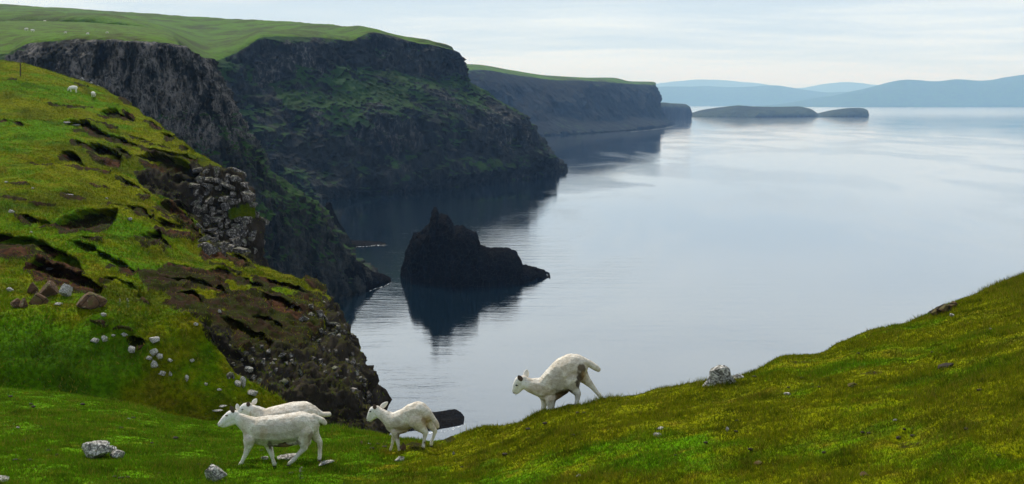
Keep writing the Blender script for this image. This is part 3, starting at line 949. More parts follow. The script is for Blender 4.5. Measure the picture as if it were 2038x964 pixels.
for cpts, bs_ in FC:
    b0 = sea(*bs_)
    Db = b0[1]
    cpts = [(q[0], q[1], Db + dd_) for q, dd_ in zip(cpts, (900, 190, 95, 40))]
    P0 = at(*cpts[0])
    b0[2] = 1
    net.append([P0 + np.array((-150, 900, -40.0)), P0] + [at(*q) for q in cpts[1:]] + [b0, b0 + np.array((0, -10, -25))])
net = np.swapaxes(np.array(net), 0, 1)
RG = grid(net, [5, 14, 34, 34, 26, 4], [16, 34, 34, 34, 34, 34, 26, 12, 8])
n = gnormals(RG)
if n[..., 2].mean() < 0:
    n = -n
ridx = np.arange(RG.shape[0])[:, None] * np.ones(RG.shape[:2])
steep = sstep(n[..., 2], 0.9, 0.6)
col = np.stack([RG[..., 0] / 60, RG[..., 1] / 120, RG[..., 2] / 400], -1)
amt = 30 * ridged(col, 4) + 16 * fbm(RG / 200, 3)
amt -= amt.mean()
H0 = n.copy()
H0[..., 2] *= 0.1
RG += H0 * (amt * steep * sstep(ridx, 18, 28))[..., None]
mask = np.zeros(RG.shape[:2] + (4,))
mask[..., 0] = 0.35
plat = sstep(ridx, 21, 17)
mask[..., 0] = np.where(plat > 0.5, 1.0, mask[..., 0])
mask[..., 1] = plat
mask[..., 3] = 1
tag(grid_obj('far_headland', RG, M_FAR, mask, flip=not up_facing(RG)), kind='structure')


# ------------------------------------------------------------------ ridges rising from the sea: islands, stack, rocks, hills
def ridge_body(name, prof, base_v, depth, mat, seed=0, nx=160, nt=40, p=0.8, rough=0.06, scale=None, lean=0.0, endw=0.25,
               smooth=True, sub=6.0, D=None, colk=1.0):
    """a body standing in the sea whose crest follows prof (list of pixel u, v); depth = its front-to-back width"""
    us = np.linspace(prof[0][0], prof[-1][0], nx)
    vs = np.interp(us, [q[0] for q in prof], [q[1] for q in prof])
    bv = np.interp(us, [q[0] for q in base_v], [q[1] for q in base_v])
    G_ = np.zeros((nx, nt, 3))
    th = np.linspace(0, math.pi, nt)
    size = scale or depth
    for i in range(nx):
        b = sea(us[i], bv[i]) if D is None else at(us[i], bv[i], D)
        e = min(i, nx - 1 - i) / nx
        wd = depth * (endw + (1 - endw) * math.sqrt(min(1, e * 6)))
        yc = b[1] + wd * 0.5
        top = at(us[i], vs[i], yc)
        hgt = max(top[2], 0.3)
        G_[i, :, 0] = b[0] + (top[0] - b[0]) * np.sin(th)
        G_[i, :, 1] = yc - wd * 0.5 * np.cos(th) * (1 + lean * np.sin(th))
        G_[i, :, 2] = hgt * np.sin(th) ** p
    G_[:, 0, 2] = -sub
    G_[:, -1, 2] = -sub
    n_ = gnormals(G_)
    cen = G_.reshape(-1, 3).mean(0)
    if ((G_ - cen) * n_).sum(-1).mean() < 0:
        n_ = -n_
    c1 = np.stack([G_[..., 0] / size * 7, G_[..., 1] / size * 7, G_[..., 2] / size * 7 / (1 + colk)], -1) + seed
    c2 = c1 * 3.1
    a_ = ridged(c1, 4) * 1.0 + 0.45 * ridged(c2, 3) + 0.3 * fbm(c1 * 7, 2)
    a_ = size * rough * (a_ - a_.mean() - 0.25)
    fl = sstep(G_[..., 2], -sub, 1.0)
    hh_ = n_.copy()
    G_ += hh_ * (a_ * fl)[..., None]
    mask_ = np.zeros(G_.shape[:2] + (4,))
    mask_[..., 0] = 0.5
    mask_[..., 3] = 1
    me_flip = ((G_ - cen) * gnormals(G_)).sum(-1).mean() < 0
    return grid_obj(name, G_, mat, mask_, flip=me_flip, smooth=smooth)


stack = ridge_body('sea_stack',
                   [(797, 548), (800, 530), (805, 508), (814, 486), (824, 464), (838, 462), (848, 450), (856, 447), (858, 432), (860, 414), (864, 410),
                    (869, 414), (872, 428), (878, 426), (890, 429), (897, 438), (903, 450), (920, 449), (932, 455), (946, 462), (950, 468), (953, 488),
                    (962, 491), (975, 496), (990, 494), (1012, 495), (1026, 502), (1034, 514), (1040, 531), (1052, 533), (1070, 537), (1084, 543), (1095, 551)],
                   [(797, 552), (820, 566), (900, 573), (1000, 570), (1060, 562), (1091, 554)], 34, M_BASALT, 4, 420, 130, 0.55, 0.042, 34, endw=0.4)
tag(stack, 'black basalt sea stack with a crooked pinnacle, mirrored in the calm water', 'sea stack')
tag(ridge_body('skerry', [(780, 842), (820, 838), (868, 834), (885, 836), (905, 833), (918, 836), (923, 841)],
               [(780, 860), (860, 857), (900, 850), (923, 845)], 16, M_BASALT, 9, 120, 30, 0.5, 0.02, 16),
    'low black skerry in the sea behind the leaping sheep', 'rock')
tag(ridge_body('rock_spit', [(640, 500), (650, 478), (668, 474), (690, 480), (720, 482), (745, 485), (766, 488)],
               [(640, 502), (690, 492), (766, 490)], 22, M_BASALT, 15, 120, 30, 0.7, 0.05, 18),
    'thin dark rock spit reaching from the spur into the bay', 'rock')
tag(ridge_body('sea_pinnacle', [(600, 430), (618, 412), (634, 424), (642, 418), (650, 404), (656, 402), (662, 416), (672, 440), (690, 470), (700, 492)],
               [(600, 520), (650, 510), (700, 498)], 20, M_BASALT, 22, 120, 50, 0.6, 0.045, 22),
    'dark rock pinnacle at the foot of the spur', 'rock')
tag(ridge_body('shore_rock', [(640, 560), (672, 545), (690, 530), (700, 522), (712, 520), (726, 530), (738, 542), (752, 545), (765, 549), (777, 556)],
               [(640, 600), (690, 588), (740, 574), (777, 562)], 20, M_BASALT, 30, 140, 40, 0.65, 0.05, 20),
    'jagged black shore rocks facing the sea stack', 'rock')
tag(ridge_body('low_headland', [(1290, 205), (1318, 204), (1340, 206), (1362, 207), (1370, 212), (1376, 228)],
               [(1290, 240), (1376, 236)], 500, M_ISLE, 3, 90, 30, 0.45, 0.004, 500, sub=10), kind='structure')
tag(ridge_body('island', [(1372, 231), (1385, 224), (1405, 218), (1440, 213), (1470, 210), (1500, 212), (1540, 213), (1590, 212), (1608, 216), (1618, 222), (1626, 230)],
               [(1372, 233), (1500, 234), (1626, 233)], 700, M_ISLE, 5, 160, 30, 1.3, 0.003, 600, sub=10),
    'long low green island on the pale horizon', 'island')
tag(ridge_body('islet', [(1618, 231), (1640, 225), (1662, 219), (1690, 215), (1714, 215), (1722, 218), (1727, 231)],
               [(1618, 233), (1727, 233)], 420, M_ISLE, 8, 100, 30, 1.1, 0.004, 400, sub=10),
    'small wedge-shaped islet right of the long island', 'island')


def hills(name, prof, D, depth, seed):
    us = np.linspace(prof[0][0], prof[-1][0], 220)
    vs = np.interp(us, [q[0] for q in prof], [q[1] for q in prof])
    k = np.ones(9) / 9
    vs = np.convolve(np.pad(vs, 4, mode='edge'), k, 'valid')
    ts = np.array([0, 0.02, 0.12, 0.3, 0.55, 0.8, 1.0, 1.25, 1.7])
    hs = np.array([-0.1, 0.03, 0.15, 0.42, 0.74, 0.93, 1.0, 0.85, 0.3])
    G_ = np.zeros((len(us), len(ts), 3))
    for i, (u, v) in enumerate(zip(us, vs)):
        top = at(u, v, D + depth)
        G_[i, :, 1] = D + depth * ts
        G_[i, :, 0] = (u - 1019) / F_PX * G_[i, :, 1]
        G_[i, :, 2] = top[2] * hs
    G_ = grid(G_, [1] * (len(us) - 1), [4] * (len(ts) - 1))
    q = G_ / 1500 + seed
    G_[..., 2] += 75 * fbm(q, 5) * sstep(G_[..., 2], 20, 200)
    mk_ = np.zeros(G_.shape[:2] + (4,))
    mk_[..., 0] = 0.9
    mk_[..., 1] = 0.5
    mk_[..., 3] = 1
    return tag(grid_obj(name, G_, M_FAR, mk_, flip=not up_facing(G_)), kind='structure')


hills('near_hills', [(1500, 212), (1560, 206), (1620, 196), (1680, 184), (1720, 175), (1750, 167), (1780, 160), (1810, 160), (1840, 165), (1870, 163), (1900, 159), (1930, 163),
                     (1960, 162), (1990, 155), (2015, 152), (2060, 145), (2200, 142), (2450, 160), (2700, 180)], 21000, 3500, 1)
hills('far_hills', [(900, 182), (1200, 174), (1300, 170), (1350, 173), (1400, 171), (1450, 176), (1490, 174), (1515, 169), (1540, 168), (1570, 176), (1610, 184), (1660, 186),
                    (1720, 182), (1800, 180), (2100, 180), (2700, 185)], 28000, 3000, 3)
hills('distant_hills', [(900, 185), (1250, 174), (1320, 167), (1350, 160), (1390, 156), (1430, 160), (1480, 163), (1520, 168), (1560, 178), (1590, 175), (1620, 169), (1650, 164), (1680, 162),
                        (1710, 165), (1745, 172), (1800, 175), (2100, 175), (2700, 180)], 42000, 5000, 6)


# ------------------------------------------------------------------ stones
def rock_mesh(name, seed, mat, sub=3, cuts=9, flatz=1.0, noise=0.10):
    rs = np.random.default_rng(seed)
    bm = bmesh.new()
    bmesh.ops.create_icosphere(bm, subdivisions=sub, radius=1.0)
    V = np.array([v.co[:] for v in bm.verts])
    Fq = np.array([[v.index for v in f.verts] for f in bm.faces])
    bm.free()
    for _ in range(cuts):
        d = rs.normal(size=3)
        d /= np.linalg.norm(d)
        h_ = rs.uniform(0.50, 0.85)
        dist = V @ d
        V = V - np.outer(np.maximum(dist - h_, 0) * 0.92, d)
    V *= (1 + noise * fbm(V * 1.7 + seed * 3.1, 3)[:, None] + noise * 0.5 * fbm(V * 5 + seed, 2)[:, None])
    V[:, 2] *= flatz
    V -= V.mean(0)
    V /= np.abs(V).max(0)
    return mesh_arrays(name, V, Fq, [mat], None, smooth=False)


PALE_MESH = [rock_mesh('pale_rock_mesh', 10 + i, M_PALE, 4, 14, noise=0.13) for i in range(6)]


def block_mesh(name, seed, mat):
    rs_ = np.random.default_rng(seed)
    bm_ = bmesh.new()
    bmesh.ops.create_cube(bm_, size=2.0)
    bmesh.ops.subdivide_edges(bm_, edges=bm_.edges[:], cuts=3, use_grid_fill=True)
    V_ = np.array([v_.co[:] for v_ in bm_.verts])
    F_ = np.array([[v_.index for v_ in f_.verts] for f_ in bm_.faces])
    bm_.free()
    for _ in range(9):
        d_ = rs_.normal(size=3)
        d_ /= np.linalg.norm(d_)
        h_ = rs_.uniform(0.8, 1.15)
        V_ = V_ - np.outer(np.maximum(V_ @ d_ - h_, 0) * 0.95, d_)
    V_ *= 1 + 0.22 * fbm(V_ * 0.9 + seed * 2.3, 3)[:, None]
    V_ -= V_.mean(0)
    V_ /= np.abs(V_).max(0)
    return mesh_arrays(name, V_, F_, [mat], None, smooth=False)


BLOCK_MESH = [block_mesh('block_mesh', 40 + i, M_PALE_FAR) for i in range(12)]
BROWN_MESH = [rock_mesh('brown_mesh', 70 + i, M_BROWN, 3, 10) for i in range(4)]
CLOD_MESH = [rock_mesh('clod_mesh', 90 + i, M_DUNG, 1, 3, noise=0.25) for i in range(3)]


def put_rock(name, meshes, patch, u, v, wpx, hpx, parent=None, depth=0.8, sink=0.15, rot=None, idx=None, tilt=0.0):
    """a stone whose outline is about wpx x hpx pixels centred on (u, v) where it rests on a patch"""
    pn, PG = patch
    b = pick(pn, PG, u, v + hpx * 0.42)
    k = b[1] / F_PX
    me = meshes[random.randrange(len(meshes)) if idx is None else idx]
    o = link(name, me)
    sx, sz = wpx * k / 2, hpx * k / 2 * (1 + sink)
    o.scale = (sx, max(sx * depth, sz * 0.6), sz)
    o.rotation_euler = (random.uniform(-0.12, 0.12), tilt, (random.uniform(-0.35, 0.35) if rot is None else rot))
    o.location = (b[0] + (u - proj(b)[0]) * k, b[1] + sx * depth * 0.3, b[2] + sz * (1 - 2 * sink) * 0.95)
    if parent is not None:
        o.location = Vector(o.location) - parent.location
        o.parent = parent
    return o


FGP, HP = ('fg', FG), ('hill', HG)

# foreground stones
r = put_rock('boulder', PALE_MESH, FGP, 189, 898, 72, 40, idx=0)
tag(r, 'largest pale lichen-covered boulder in the bright left turf', 'rock')
r = put_rock('boulder', PALE_MESH, FGP, 232, 905, 36, 22, idx=1)
tag(r, 'small rounded stone touching the right side of the largest pale boulder', 'rock')
r = put_rock('boulder', PALE_MESH, FGP, 222, 896, 22, 16, idx=2)
tag(r, 'dark little stone behind the pair of pale boulders', 'rock')
r = put_rock('boulder', PALE_MESH, FGP, 427, 941, 50, 38, idx=3)
tag(r, 'grey streaked boulder at the bottom edge left of the walking sheep', 'rock')
r = put_rock('boulder', PALE_MESH, FGP, 4, 961, 32, 16, idx=4)
tag(r, 'pale stone cut by the bottom left corner', 'rock')
r = put_rock('stone', PALE_MESH, FGP, 648, 922, 46, 9, idx=5, tilt=-0.35)
tag(r, 'long thin pale stone slab lying behind the rear hoof of the front sheep', 'stone')
r = put_rock('stone', PALE_MESH, FGP, 572, 911, 44, 13, idx=2, tilt=-0.1)
tag(r, 'flat pale stone under the belly of the front sheep', 'stone')
r = put_rock('stone', PALE_MESH, FGP, 527, 913, 18, 10, idx=0)
tag(r, 'small white stone between the front legs of the front sheep', 'stone')
r = put_rock('stone', PALE_MESH, FGP, 796, 915, 22, 14, idx=1)
tag(r, 'white stone set in the brown mound below the leaping sheep', 'stone')
r = put_rock('stone', BROWN_MESH, FGP, 802, 890, 14, 16, idx=1)
tag(r, 'brown stone standing beside the front hooves of the leaping sheep', 'stone')
r = put_rock('stone', BROWN_MESH, FGP, 719, 882, 9, 9, idx=2)
tag(r, 'small brown stone on the grass hummock left of the leaping sheep', 'stone')
r = put_rock('stone', PALE_MESH, FGP, 735, 885, 8, 6, idx=2)
tag(r, 'small pinkish grey stone on top of the grass hummock', 'stone')
SM = [(1315, 853, 16, 8, 'white chip of stone, upper of the pair in the middle of the right slope'),
      (1309, 866, 18, 8, 'flat pale stone, lower of the pair in the middle of the right slope'),
      (1448, 854, 7, 11, 'upright white stone right of the stone pair on the slope'),
      (1567, 785, 15, 6, 'white stone in the fresh green patch of the right slope'),
      (1699, 767, 22, 9, 'bright white stone beside a bare brown scrape on the right slope'),
      (1895, 628, 10, 7, 'small grey stone just below the dark slab on the skyline ridge'),
      (1972, 656, 9, 7, 'small pinkish stone near the right edge under the ridge'),
      (1152, 946, 12, 8, 'white stone at the bottom edge below the climbing sheep'),
      (1782, 834, 9, 5, 'small flat pale stone right of centre on the right slope'),
      (1749, 772, 12, 5, 'thin tan stone right of the bright white stone'),
      (1720, 943, 22, 8, 'flat brownish stone at the bottom right'),
      (1512, 921, 22, 7, 'long brown stone lying in the lower right turf'),
      (903, 902, 6, 9, 'small white stone right of the bare mound'),
      (632, 834 + 0, 6, 4, 'tiny white stone on the crest behind the rear of the front sheep'),
      (36, 850, 8, 4, 'tiny white stone in the far left turf'),
      (255, 834, 9, 4, 'tiny flat stone above the largest boulder')]
for u, v, a_, b_, lab in SM:
    r = put_rock('stone', BROWN_MESH if 'brown' in lab or 'tan' in lab else PALE_MESH, FGP, u, v, a_, b_, sink=0.2)
    tag(r, lab, 'stone', 'small stones in the turf')
# big ridge rock with heather round it
b = pick('fg', FG, 1430, 772)
t = empty('ridge_boulder', b, 'white lichen-topped crag on the skyline of the right slope', 'rock')
for u, v, a_, b_, i in ((1432, 748, 46, 46, 0), (1414, 762, 30, 30, 1), (1452, 757, 30, 32, 3), (1436, 735, 26, 18, 4), (1405, 771, 16, 14, 2),
                        (1470, 748, 26, 10, 5), (1446, 741, 18, 12, 1)):
    o = put_rock('stone', PALE_MESH, FGP, u, v, a_, b_, idx=i)
    o.location.y = b[1] + 0.25 + (0.06 if i == 4 else 0) + (0.5 if u == 1470 else 0)
    kk = at(u, v + 2, o.location.y)
    o.location = Vector(kk) - t.location
    o.parent = t
t = empty('rock_slab', pick('fg', FG, 1878, 625), 'dark rough rock slab breaking the skyline ridge at right', 'rock')
for u, v, a_, b_ in ((1862, 622, 26, 14), (1880, 614, 34, 18), (1898, 607, 26, 14)):
    o = put_rock('stone', BROWN_MESH, FGP, u, v, a_, b_)
    o.location.y += 0.0
    o.location = Vector(o.location) - t.location
    o.parent = t
r = put_rock('log', CLOD_MESH, FGP, 1884, 726, 34, 11, tilt=-0.2)
tag(r, 'dark lump of peat on the upper right slope', 'peat')
# dung
DU = [(1085, 842), (1150, 822), (1163, 822), (1245, 768 + 70), (1467, 838), (1465, 860), (1494, 893), (1597, 752), (1620, 772), (1631, 771), (1502, 750),
      (1709, 702), (1856, 702), (1717, 862), (1730, 860), (1800, 862), (1818, 863), (1790, 868), (1698, 885), (1895, 818), (1988, 905), (1142, 866),
      (1052, 854), (30, 912), (58, 918), (28, 888), (145, 897), (113, 905), (46, 876), (96, 898), (155, 848), (85, 867), (349, 872),
      (380, 878), (340, 917), (395, 925), (228, 950), (240, 953), (254, 951), (545, 948), (560, 950), (580, 942), (740, 893), (752, 884), (765, 890),
      (302, 882), (66, 809), (20, 790), (61, 805), (164, 806), (265, 833), (240, 852), (312, 852), (316, 947), (520, 868 + 30), (668, 895), (700, 880),
      (1570, 772), (1925, 855), (1950, 778), (1640, 902), (1345, 905), (1405, 880), (1240, 905), (1110, 890), (1005, 905), (920, 930)]
LM = [(200, 905, 'the pair of pale boulders'), (427, 941, 'the grey streaked boulder'), (60, 790, 'the crest of the left turf'), (35, 890, 'the left edge of the photo'),
      (545, 935, 'the hooves of the front sheep'), (770, 900, 'the front hooves of the bounding sheep'), (1130, 830, 'the hooves of the climbing sheep'),
      (1312, 860, 'the pair of white stones on the slope'), (1448, 854, 'the upright white stone'), (1600, 775, 'the fresh green patch of the slope'),
      (1430, 765, 'the white crag'), (1720, 930, 'the flat brownish stone at bottom right'), (1880, 726, 'the dark peat lump'), (1152, 946, 'the white stone at the bottom edge'),
      (1950, 860, 'the right edge of the photo'), (240, 830, 'the crest above the pale boulders'), (1005, 905, 'the middle of the bottom edge')]


def dung_label(u, v):
    q = min(LM, key=lambda q_: (u - q_[0]) ** 2 + 4 * (v - q_[1]) ** 2)
    du_, dv_ = u - q[0], v - q[1]
    if abs(du_) > abs(dv_) * 1.2:
        w_ = ('just ' if abs(du_) < 45 else 'further ') + ('right of ' if du_ > 0 else 'left of ')
    else:
        w_ = ('just ' if abs(dv_) < 20 else 'further ') + ('below ' if dv_ > 0 else 'above ')
    return 'dark lump of sheep dung ' + w_ + q[2]


for i, (u, v) in enumerate(DU):
    s_ = random.uniform(5, 10)
    r = put_rock('dung', CLOD_MESH, FGP, u, v, s_ * 1.3, s_ * 0.7, sink=0.2)
    tag(r, dung_label(u, v), 'dung', 'dung scattered over the pasture')

# boulders at the foot of the hillside scar
BL = [(130, 579, 30, 30, PALE_MESH, 'pale grey boulder leaning in the dark hollow, second from the right of the row'),
      (96, 578, 46, 34, BROWN_MESH, 'brown boulder filling the dark hollow left of the pale grey one'),
      (178, 600, 66, 34, BROWN_MESH, 'widest rust-brown boulder, rightmost of the row at the scar'),
      (64, 576, 24, 26, BROWN_MESH, 'brown boulder with a pale top at the left of the hollow'),
      (74, 598, 42, 28, BROWN_MESH, 'low mossy boulder with a whitish top in front of the hollow'),
      (32, 604, 24, 20, BROWN_MESH, 'small reddish boulder left of the mossy one'),
      (47, 604, 18, 22, BROWN_MESH, 'narrow reddish stone standing beside the small reddish boulder'),
      (19, 577, 16, 10, PALE_MESH, 'white stone on the grass bank at the far left'),
      (115, 606, 20, 8, PALE_MESH, 'small flat stone between the mossy boulder and the widest one')]
for u, v, a_, b_, ms, lab in BL:
    r = put_rock('boulder', ms, HP, u, v, a_, b_, sink=0.12)
    tag(r, lab, 'rock', 'boulders along the foot of the eroded bank')
# stones on the mound
MO = [(307, 676, 26, 14, 'largest single white stone, oval, high on the mound'), (188, 677, 20, 12, 'pale stone, left of the pair on the dark mound'),
      (208, 674, 13, 13, 'pale stone, right of the pair on the dark mound'), (247, 666, 16, 9, 'pinkish stones above the soil scrape on the mound'),
      (226, 667, 9, 5, 'tiny white stone between the pair and the pinkish stone'),
      (306, 703, 18, 16, 'white stone at the top of the cluster on the mound'), (318, 709, 14, 11, 'white stone at the right of the cluster top'),
      (296, 714, 15, 10, 'white stone at the left of the cluster'), (307, 724, 18, 16, 'pale stone at the bottom of the cluster'),
      (338, 717, 11, 9, 'small white stone just right of the cluster'), (322, 745, 18, 12, 'white stone below the cluster, left of two'),
      (339, 745, 9, 10, 'white stone below the cluster, right of two'), (372, 753, 8, 14, 'upright bright white stone on the olive flank of the mound'),
      (382, 719, 10, 8, 'small pale stone on the olive flank'), (410, 765, 8, 6, 'tiny pale stone below the upright white one'),
      (398, 655, 26, 9, 'flat whitish slab near the top right shoulder of the mound'), (390, 645, 14, 7, 'small whitish slab on the shoulder of the mound'),
      (436, 775, 14, 5, 'thin pale stone on the lower flank'), (500, 783, 30, 13, 'large pale stone just above the rear sheep'),
      (484, 760, 12, 24, 'upright pale stone in the cleft above the sheep'), (473, 764, 16, 12, 'pale stone leaning on the upright one'),
      (494, 735, 22, 12, 'grey stone above the cleft'), (206, 626, 12, 8, 'small stone on the crest of the mound'),
      (262, 697, 16, 14, 'stone half buried in the soil scrape on the mound'), (430, 820, 26, 4, 'thin white ledge stone beside the head of the front sheep'),
      (442, 808, 22, 4, 'thin white ledge stone above the head of the front sheep')]
for u, v, a_, b_, lab in MO:
    r = put_rock('stone', PALE_MESH, HP, u, v, a_, b_, sink=0.12)
    tag(r, lab, 'stone', 'pale stones on the mound')
UP = [(130, 244, 20, 5, 'pale stone rim on the upper lip of the longest scar, left end'), (150, 248, 22, 4, 'pale stone rim on the lip of the longest scar, right of the first'),
      (136, 389, 22, 4, 'pale stone lip above a short dark gash'), (92, 536, 30, 4, 'flat pale stone lip above the long lower gash'),
      (164, 157, 9, 7, 'leftmost of three pale stones on the far cliff edge'), (181, 165, 8, 5, 'middle of three pale stones on the far cliff edge'),
      (195, 172, 8, 6, 'rightmost of three pale stones on the far cliff edge'), (22, 421, 16, 7, 'pale flat stone in the left pasture'),
      (282, 378, 10, 8, 'white stone above the dark rock band on the hillside'), (258, 438, 11, 7, 'white stone at the end of an eroded lip'),
      (62, 462, 7, 4, 'tiny white stone on the left pasture'), (12, 362, 9, 4, 'pale stone at the left edge of the pasture'),
      (65, 375, 8, 4, 'small pale stone in the middle of the pasture'), (212, 395, 7, 4, 'tiny pale stone below the longest scars'),
      (437, 620, 10, 8, 'white stone on the brown slope')]
for u, v, a_, b_, lab in UP:
    r = put_rock('stone', PALE_MESH, HP, u, v, a_, b_, sink=0.12)
    tag(r, lab, 'stone', 'pale stones on the hillside')


# rock outcrops made of blocks
def outcrop(name, label, pts, box):
    u0, v0 = box
    b = pick('hill', HG, u0, v0)
    t_ = empty(name, b, label, 'rock outcrop')
    for (u, v, a_, b_) in pts:
        put_rock('rock_block', BLOCK_MESH, HP, u, v, a_, b_, parent=t_, sink=0.28, rot=random.uniform(-0.9, 0.9), tilt=random.gauss(0, 0.35), depth=1.0)
    return t_


rs = np.random.default_rng(12)
A = []
for _ in range(3000):
    u, v = rs.uniform(375, 516), rs.uniform(336, 500)
    lim = (v - 336) / 164
    lo = 392 - 10 * math.sin(lim * 3) + 42 * max(0, lim - 0.45)
    hi = 470 + 45 * min(1, lim * 2)
    if not lo < u < hi or (452 < u < 505 and 408 < v < 432):
        continue
    a_, b_ = 9 + rs.gamma(1.5, 8), 6 + rs.gamma(1.5, 4)
    if fbm(np.array([[u / 30, v / 22, 3.3]]), 2)[0] < -0.16:
        continue
    if all(abs(u - q[0]) > (a_ + q[2]) * 0.38 or abs(v - q[1]) > (b_ + q[3]) * 0.42 for q in A):
        A.append((u, v, a_, b_))
outcrop('rock_outcrop', 'pale jointed rock outcrop with a green cap on the hillside edge', A, (450, 430))
A = []
for _ in range(4000):
    v = rs.uniform(600, 800)
    e_ = np.interp(v, [590, 640, 700, 790, 860], [655, 690, 712, 738, 762])
    u = e_ - abs(rs.normal(0, 34)) - 4
    a_, b_ = 5 + rs.gamma(1.3, 4), 4 + rs.gamma(1.3, 3)
    if v > 760 and u < e_ - 30:
        continue
    if all(abs(u - q[0]) > (a_ + q[2]) * 0.5 or abs(v - q[1]) > (b_ + q[3]) * 0.5 for q in A) and fbm(np.array([[u / 26, v / 20, 9.3]]), 2)[0] > 0.0:
        A.append((u, v, a_, b_))
    if len(A) > 60:
        break
outcrop('cliff_edge_rocks', 'broken rock blocks along the near cliff edge above the sea', A, (690, 700))
A = []
for _ in range(800):
    u, v = rs.uniform(455, 600), rs.uniform(680, 770)
    if abs(v - (690 + (u - 455) * 0.25) - 20) > 38:
        continue
    a_, b_ = 5 + rs.gamma(1.3, 5), 4 + rs.gamma(1.3, 4)
    if all(abs(u - q[0]) > (a_ + q[2]) * 0.5 or abs(v - q[1]) > (b_ + q[3]) * 0.5 for q in A):
        A.append((u, v, a_, b_))
    if len(A) > 32:
        break
outcrop('scree', 'loose pale scree blocks on the brown slope above the rear sheep', A, (520, 720))

# fence post
b = pick('hill', HG, 40, 152)
me = bpy.data.meshes.new('fence_post')
bm = bmesh.new()
bmesh.ops.create_cone(bm, cap_ends=True, segments=8, radius1=0.10, radius2=0.085, depth=2.1, matrix=Matrix.Translation((0, 0, 0.9)))
bmesh.ops.create_cone(bm, cap_ends=True, segments=8, radius1=0.085, radius2=0.02, depth=0.12, matrix=Matrix.Translation((0, 0, 2.01)))
bm.to_mesh(me)
bm.free()
me.materials.append(M_WOOD)
o = link('fence_post', me, loc=b)
o.rotation_euler = (0, 0.06, 0)
tag(o, 'lone weathered wooden post on the upper left pasture', 'post')


# ------------------------------------------------------------------ sheep
def tube_mesh(chains, step=0.35):
    """closed overlapping balls along chains of (x, y, z, r, fy)"""
    bm = bmesh.new()
    for ch in chains:
        for k in range(len(ch) - 1):
            a_, b_ = np.array(ch[k][:5], float), np.array(ch[k + 1][:5], float)
            L = np.linalg.norm(a_[:3] - b_[:3])
            n_ = max(2, int(L / (min(a_[3], b_[3]) * step)) + 1)
            for i in range(n_ + (1 if k == len(ch) - 2 else 0)):
                q = a_ + (b_ - a_) * i / n_
                M = Matrix.Translation(q[:3]) @ Matrix.Diagonal((q[3], q[3] * q[4], q[3], 1))
                bmesh.ops.create_icosphere(bm, subdivisions=2, radius=1.0, matrix=M)
    me_ = bpy.data.meshes.new('tmp')
    bm.to_mesh(me_)
    bm.free()
    return me_


def remeshed(me_, voxel, iters):
    o_ = link('tmp', me_)
    md = o_.modifiers.new('r', 'REMESH')
    md.mode = 'VOXEL'
    md.voxel_size = voxel
    sm = o_.modifiers.new('s', 'SMOOTH')
    sm.factor = 0.5
    sm.iterations = iters
    dg = bpy.context.evaluated_depsgraph_get()
    res = bpy.data.meshes.new_from_object(o_.evaluated_get(dg))
    bpy.data.objects.remove(o_)
    bpy.data.meshes.remove(me_)
    return res


def ear_mesh(base, tip, wid, mat, away):
    """leaf-shaped, cupped ear from base to tip"""
    base, tip = Vector(base), Vector(tip)
    ax = (tip - base)
    L = ax.length
    ax.normalize()
    side = ax.cross(Vector(away)).normalized()
    nn = side.cross(ax).normalized()
    bm = bmesh.new()
    rings = []
    prof = [(0, 0.55), (0.25, 0.95), (0.5, 1.0), (0.75, 0.75), (0.93, 0.35), (1.0, 0.05)]
    for t_, w_ in prof:
        ring = []
        for k in range(12):
            a_ = 2 * math.pi * k / 12
            cx, cy = math.cos(a_) * wid * w_, math.sin(a_) * wid * 0.28 * w_
            cup = (cx / max(wid * w_, 1e-6)) ** 2 * wid * 0.35 * w_
            ring.append(bm.verts.new(base + ax * L * t_ + side * cx + nn * (cy + cup)))
        rings.append(ring)
    for a_, b_ in zip(rings[:-1], rings[1:]):
        for k in range(12):
            bm.faces.new((a_[k], a_[(k + 1) % 12], b_[(k + 1) % 12], b_[k]))
    bm.faces.new(rings[0][::-1])
    bm.faces.new(rings[-1])
    for f in bm.faces:
        f.smooth = True
    bmesh.ops.recalc_face_normals(bm, faces=bm.faces)
    me_ = bpy.data.meshes.new('ear')
    bm.to_mesh(me_)
    bm.free()
    me_.materials.append(mat)
    return me_


def ball(name, c_, r_, mat, sc=(1, 1, 1), sub=2):
    bm = bmesh.new()
    bmesh.ops.create_icosphere(bm, subdivisions=sub, radius=1.0, matrix=Matrix.Translation(c_) @ Matrix.Diagonal((r_ * sc[0], r_ * sc[1], r_ * sc[2], 1)))
    for f in bm.faces:
        f.smooth = True
    me_ = bpy.data.meshes.new(name)
    bm.to_mesh(me_)
    bm.free()
    me_.materials.append(mat)
    return me_


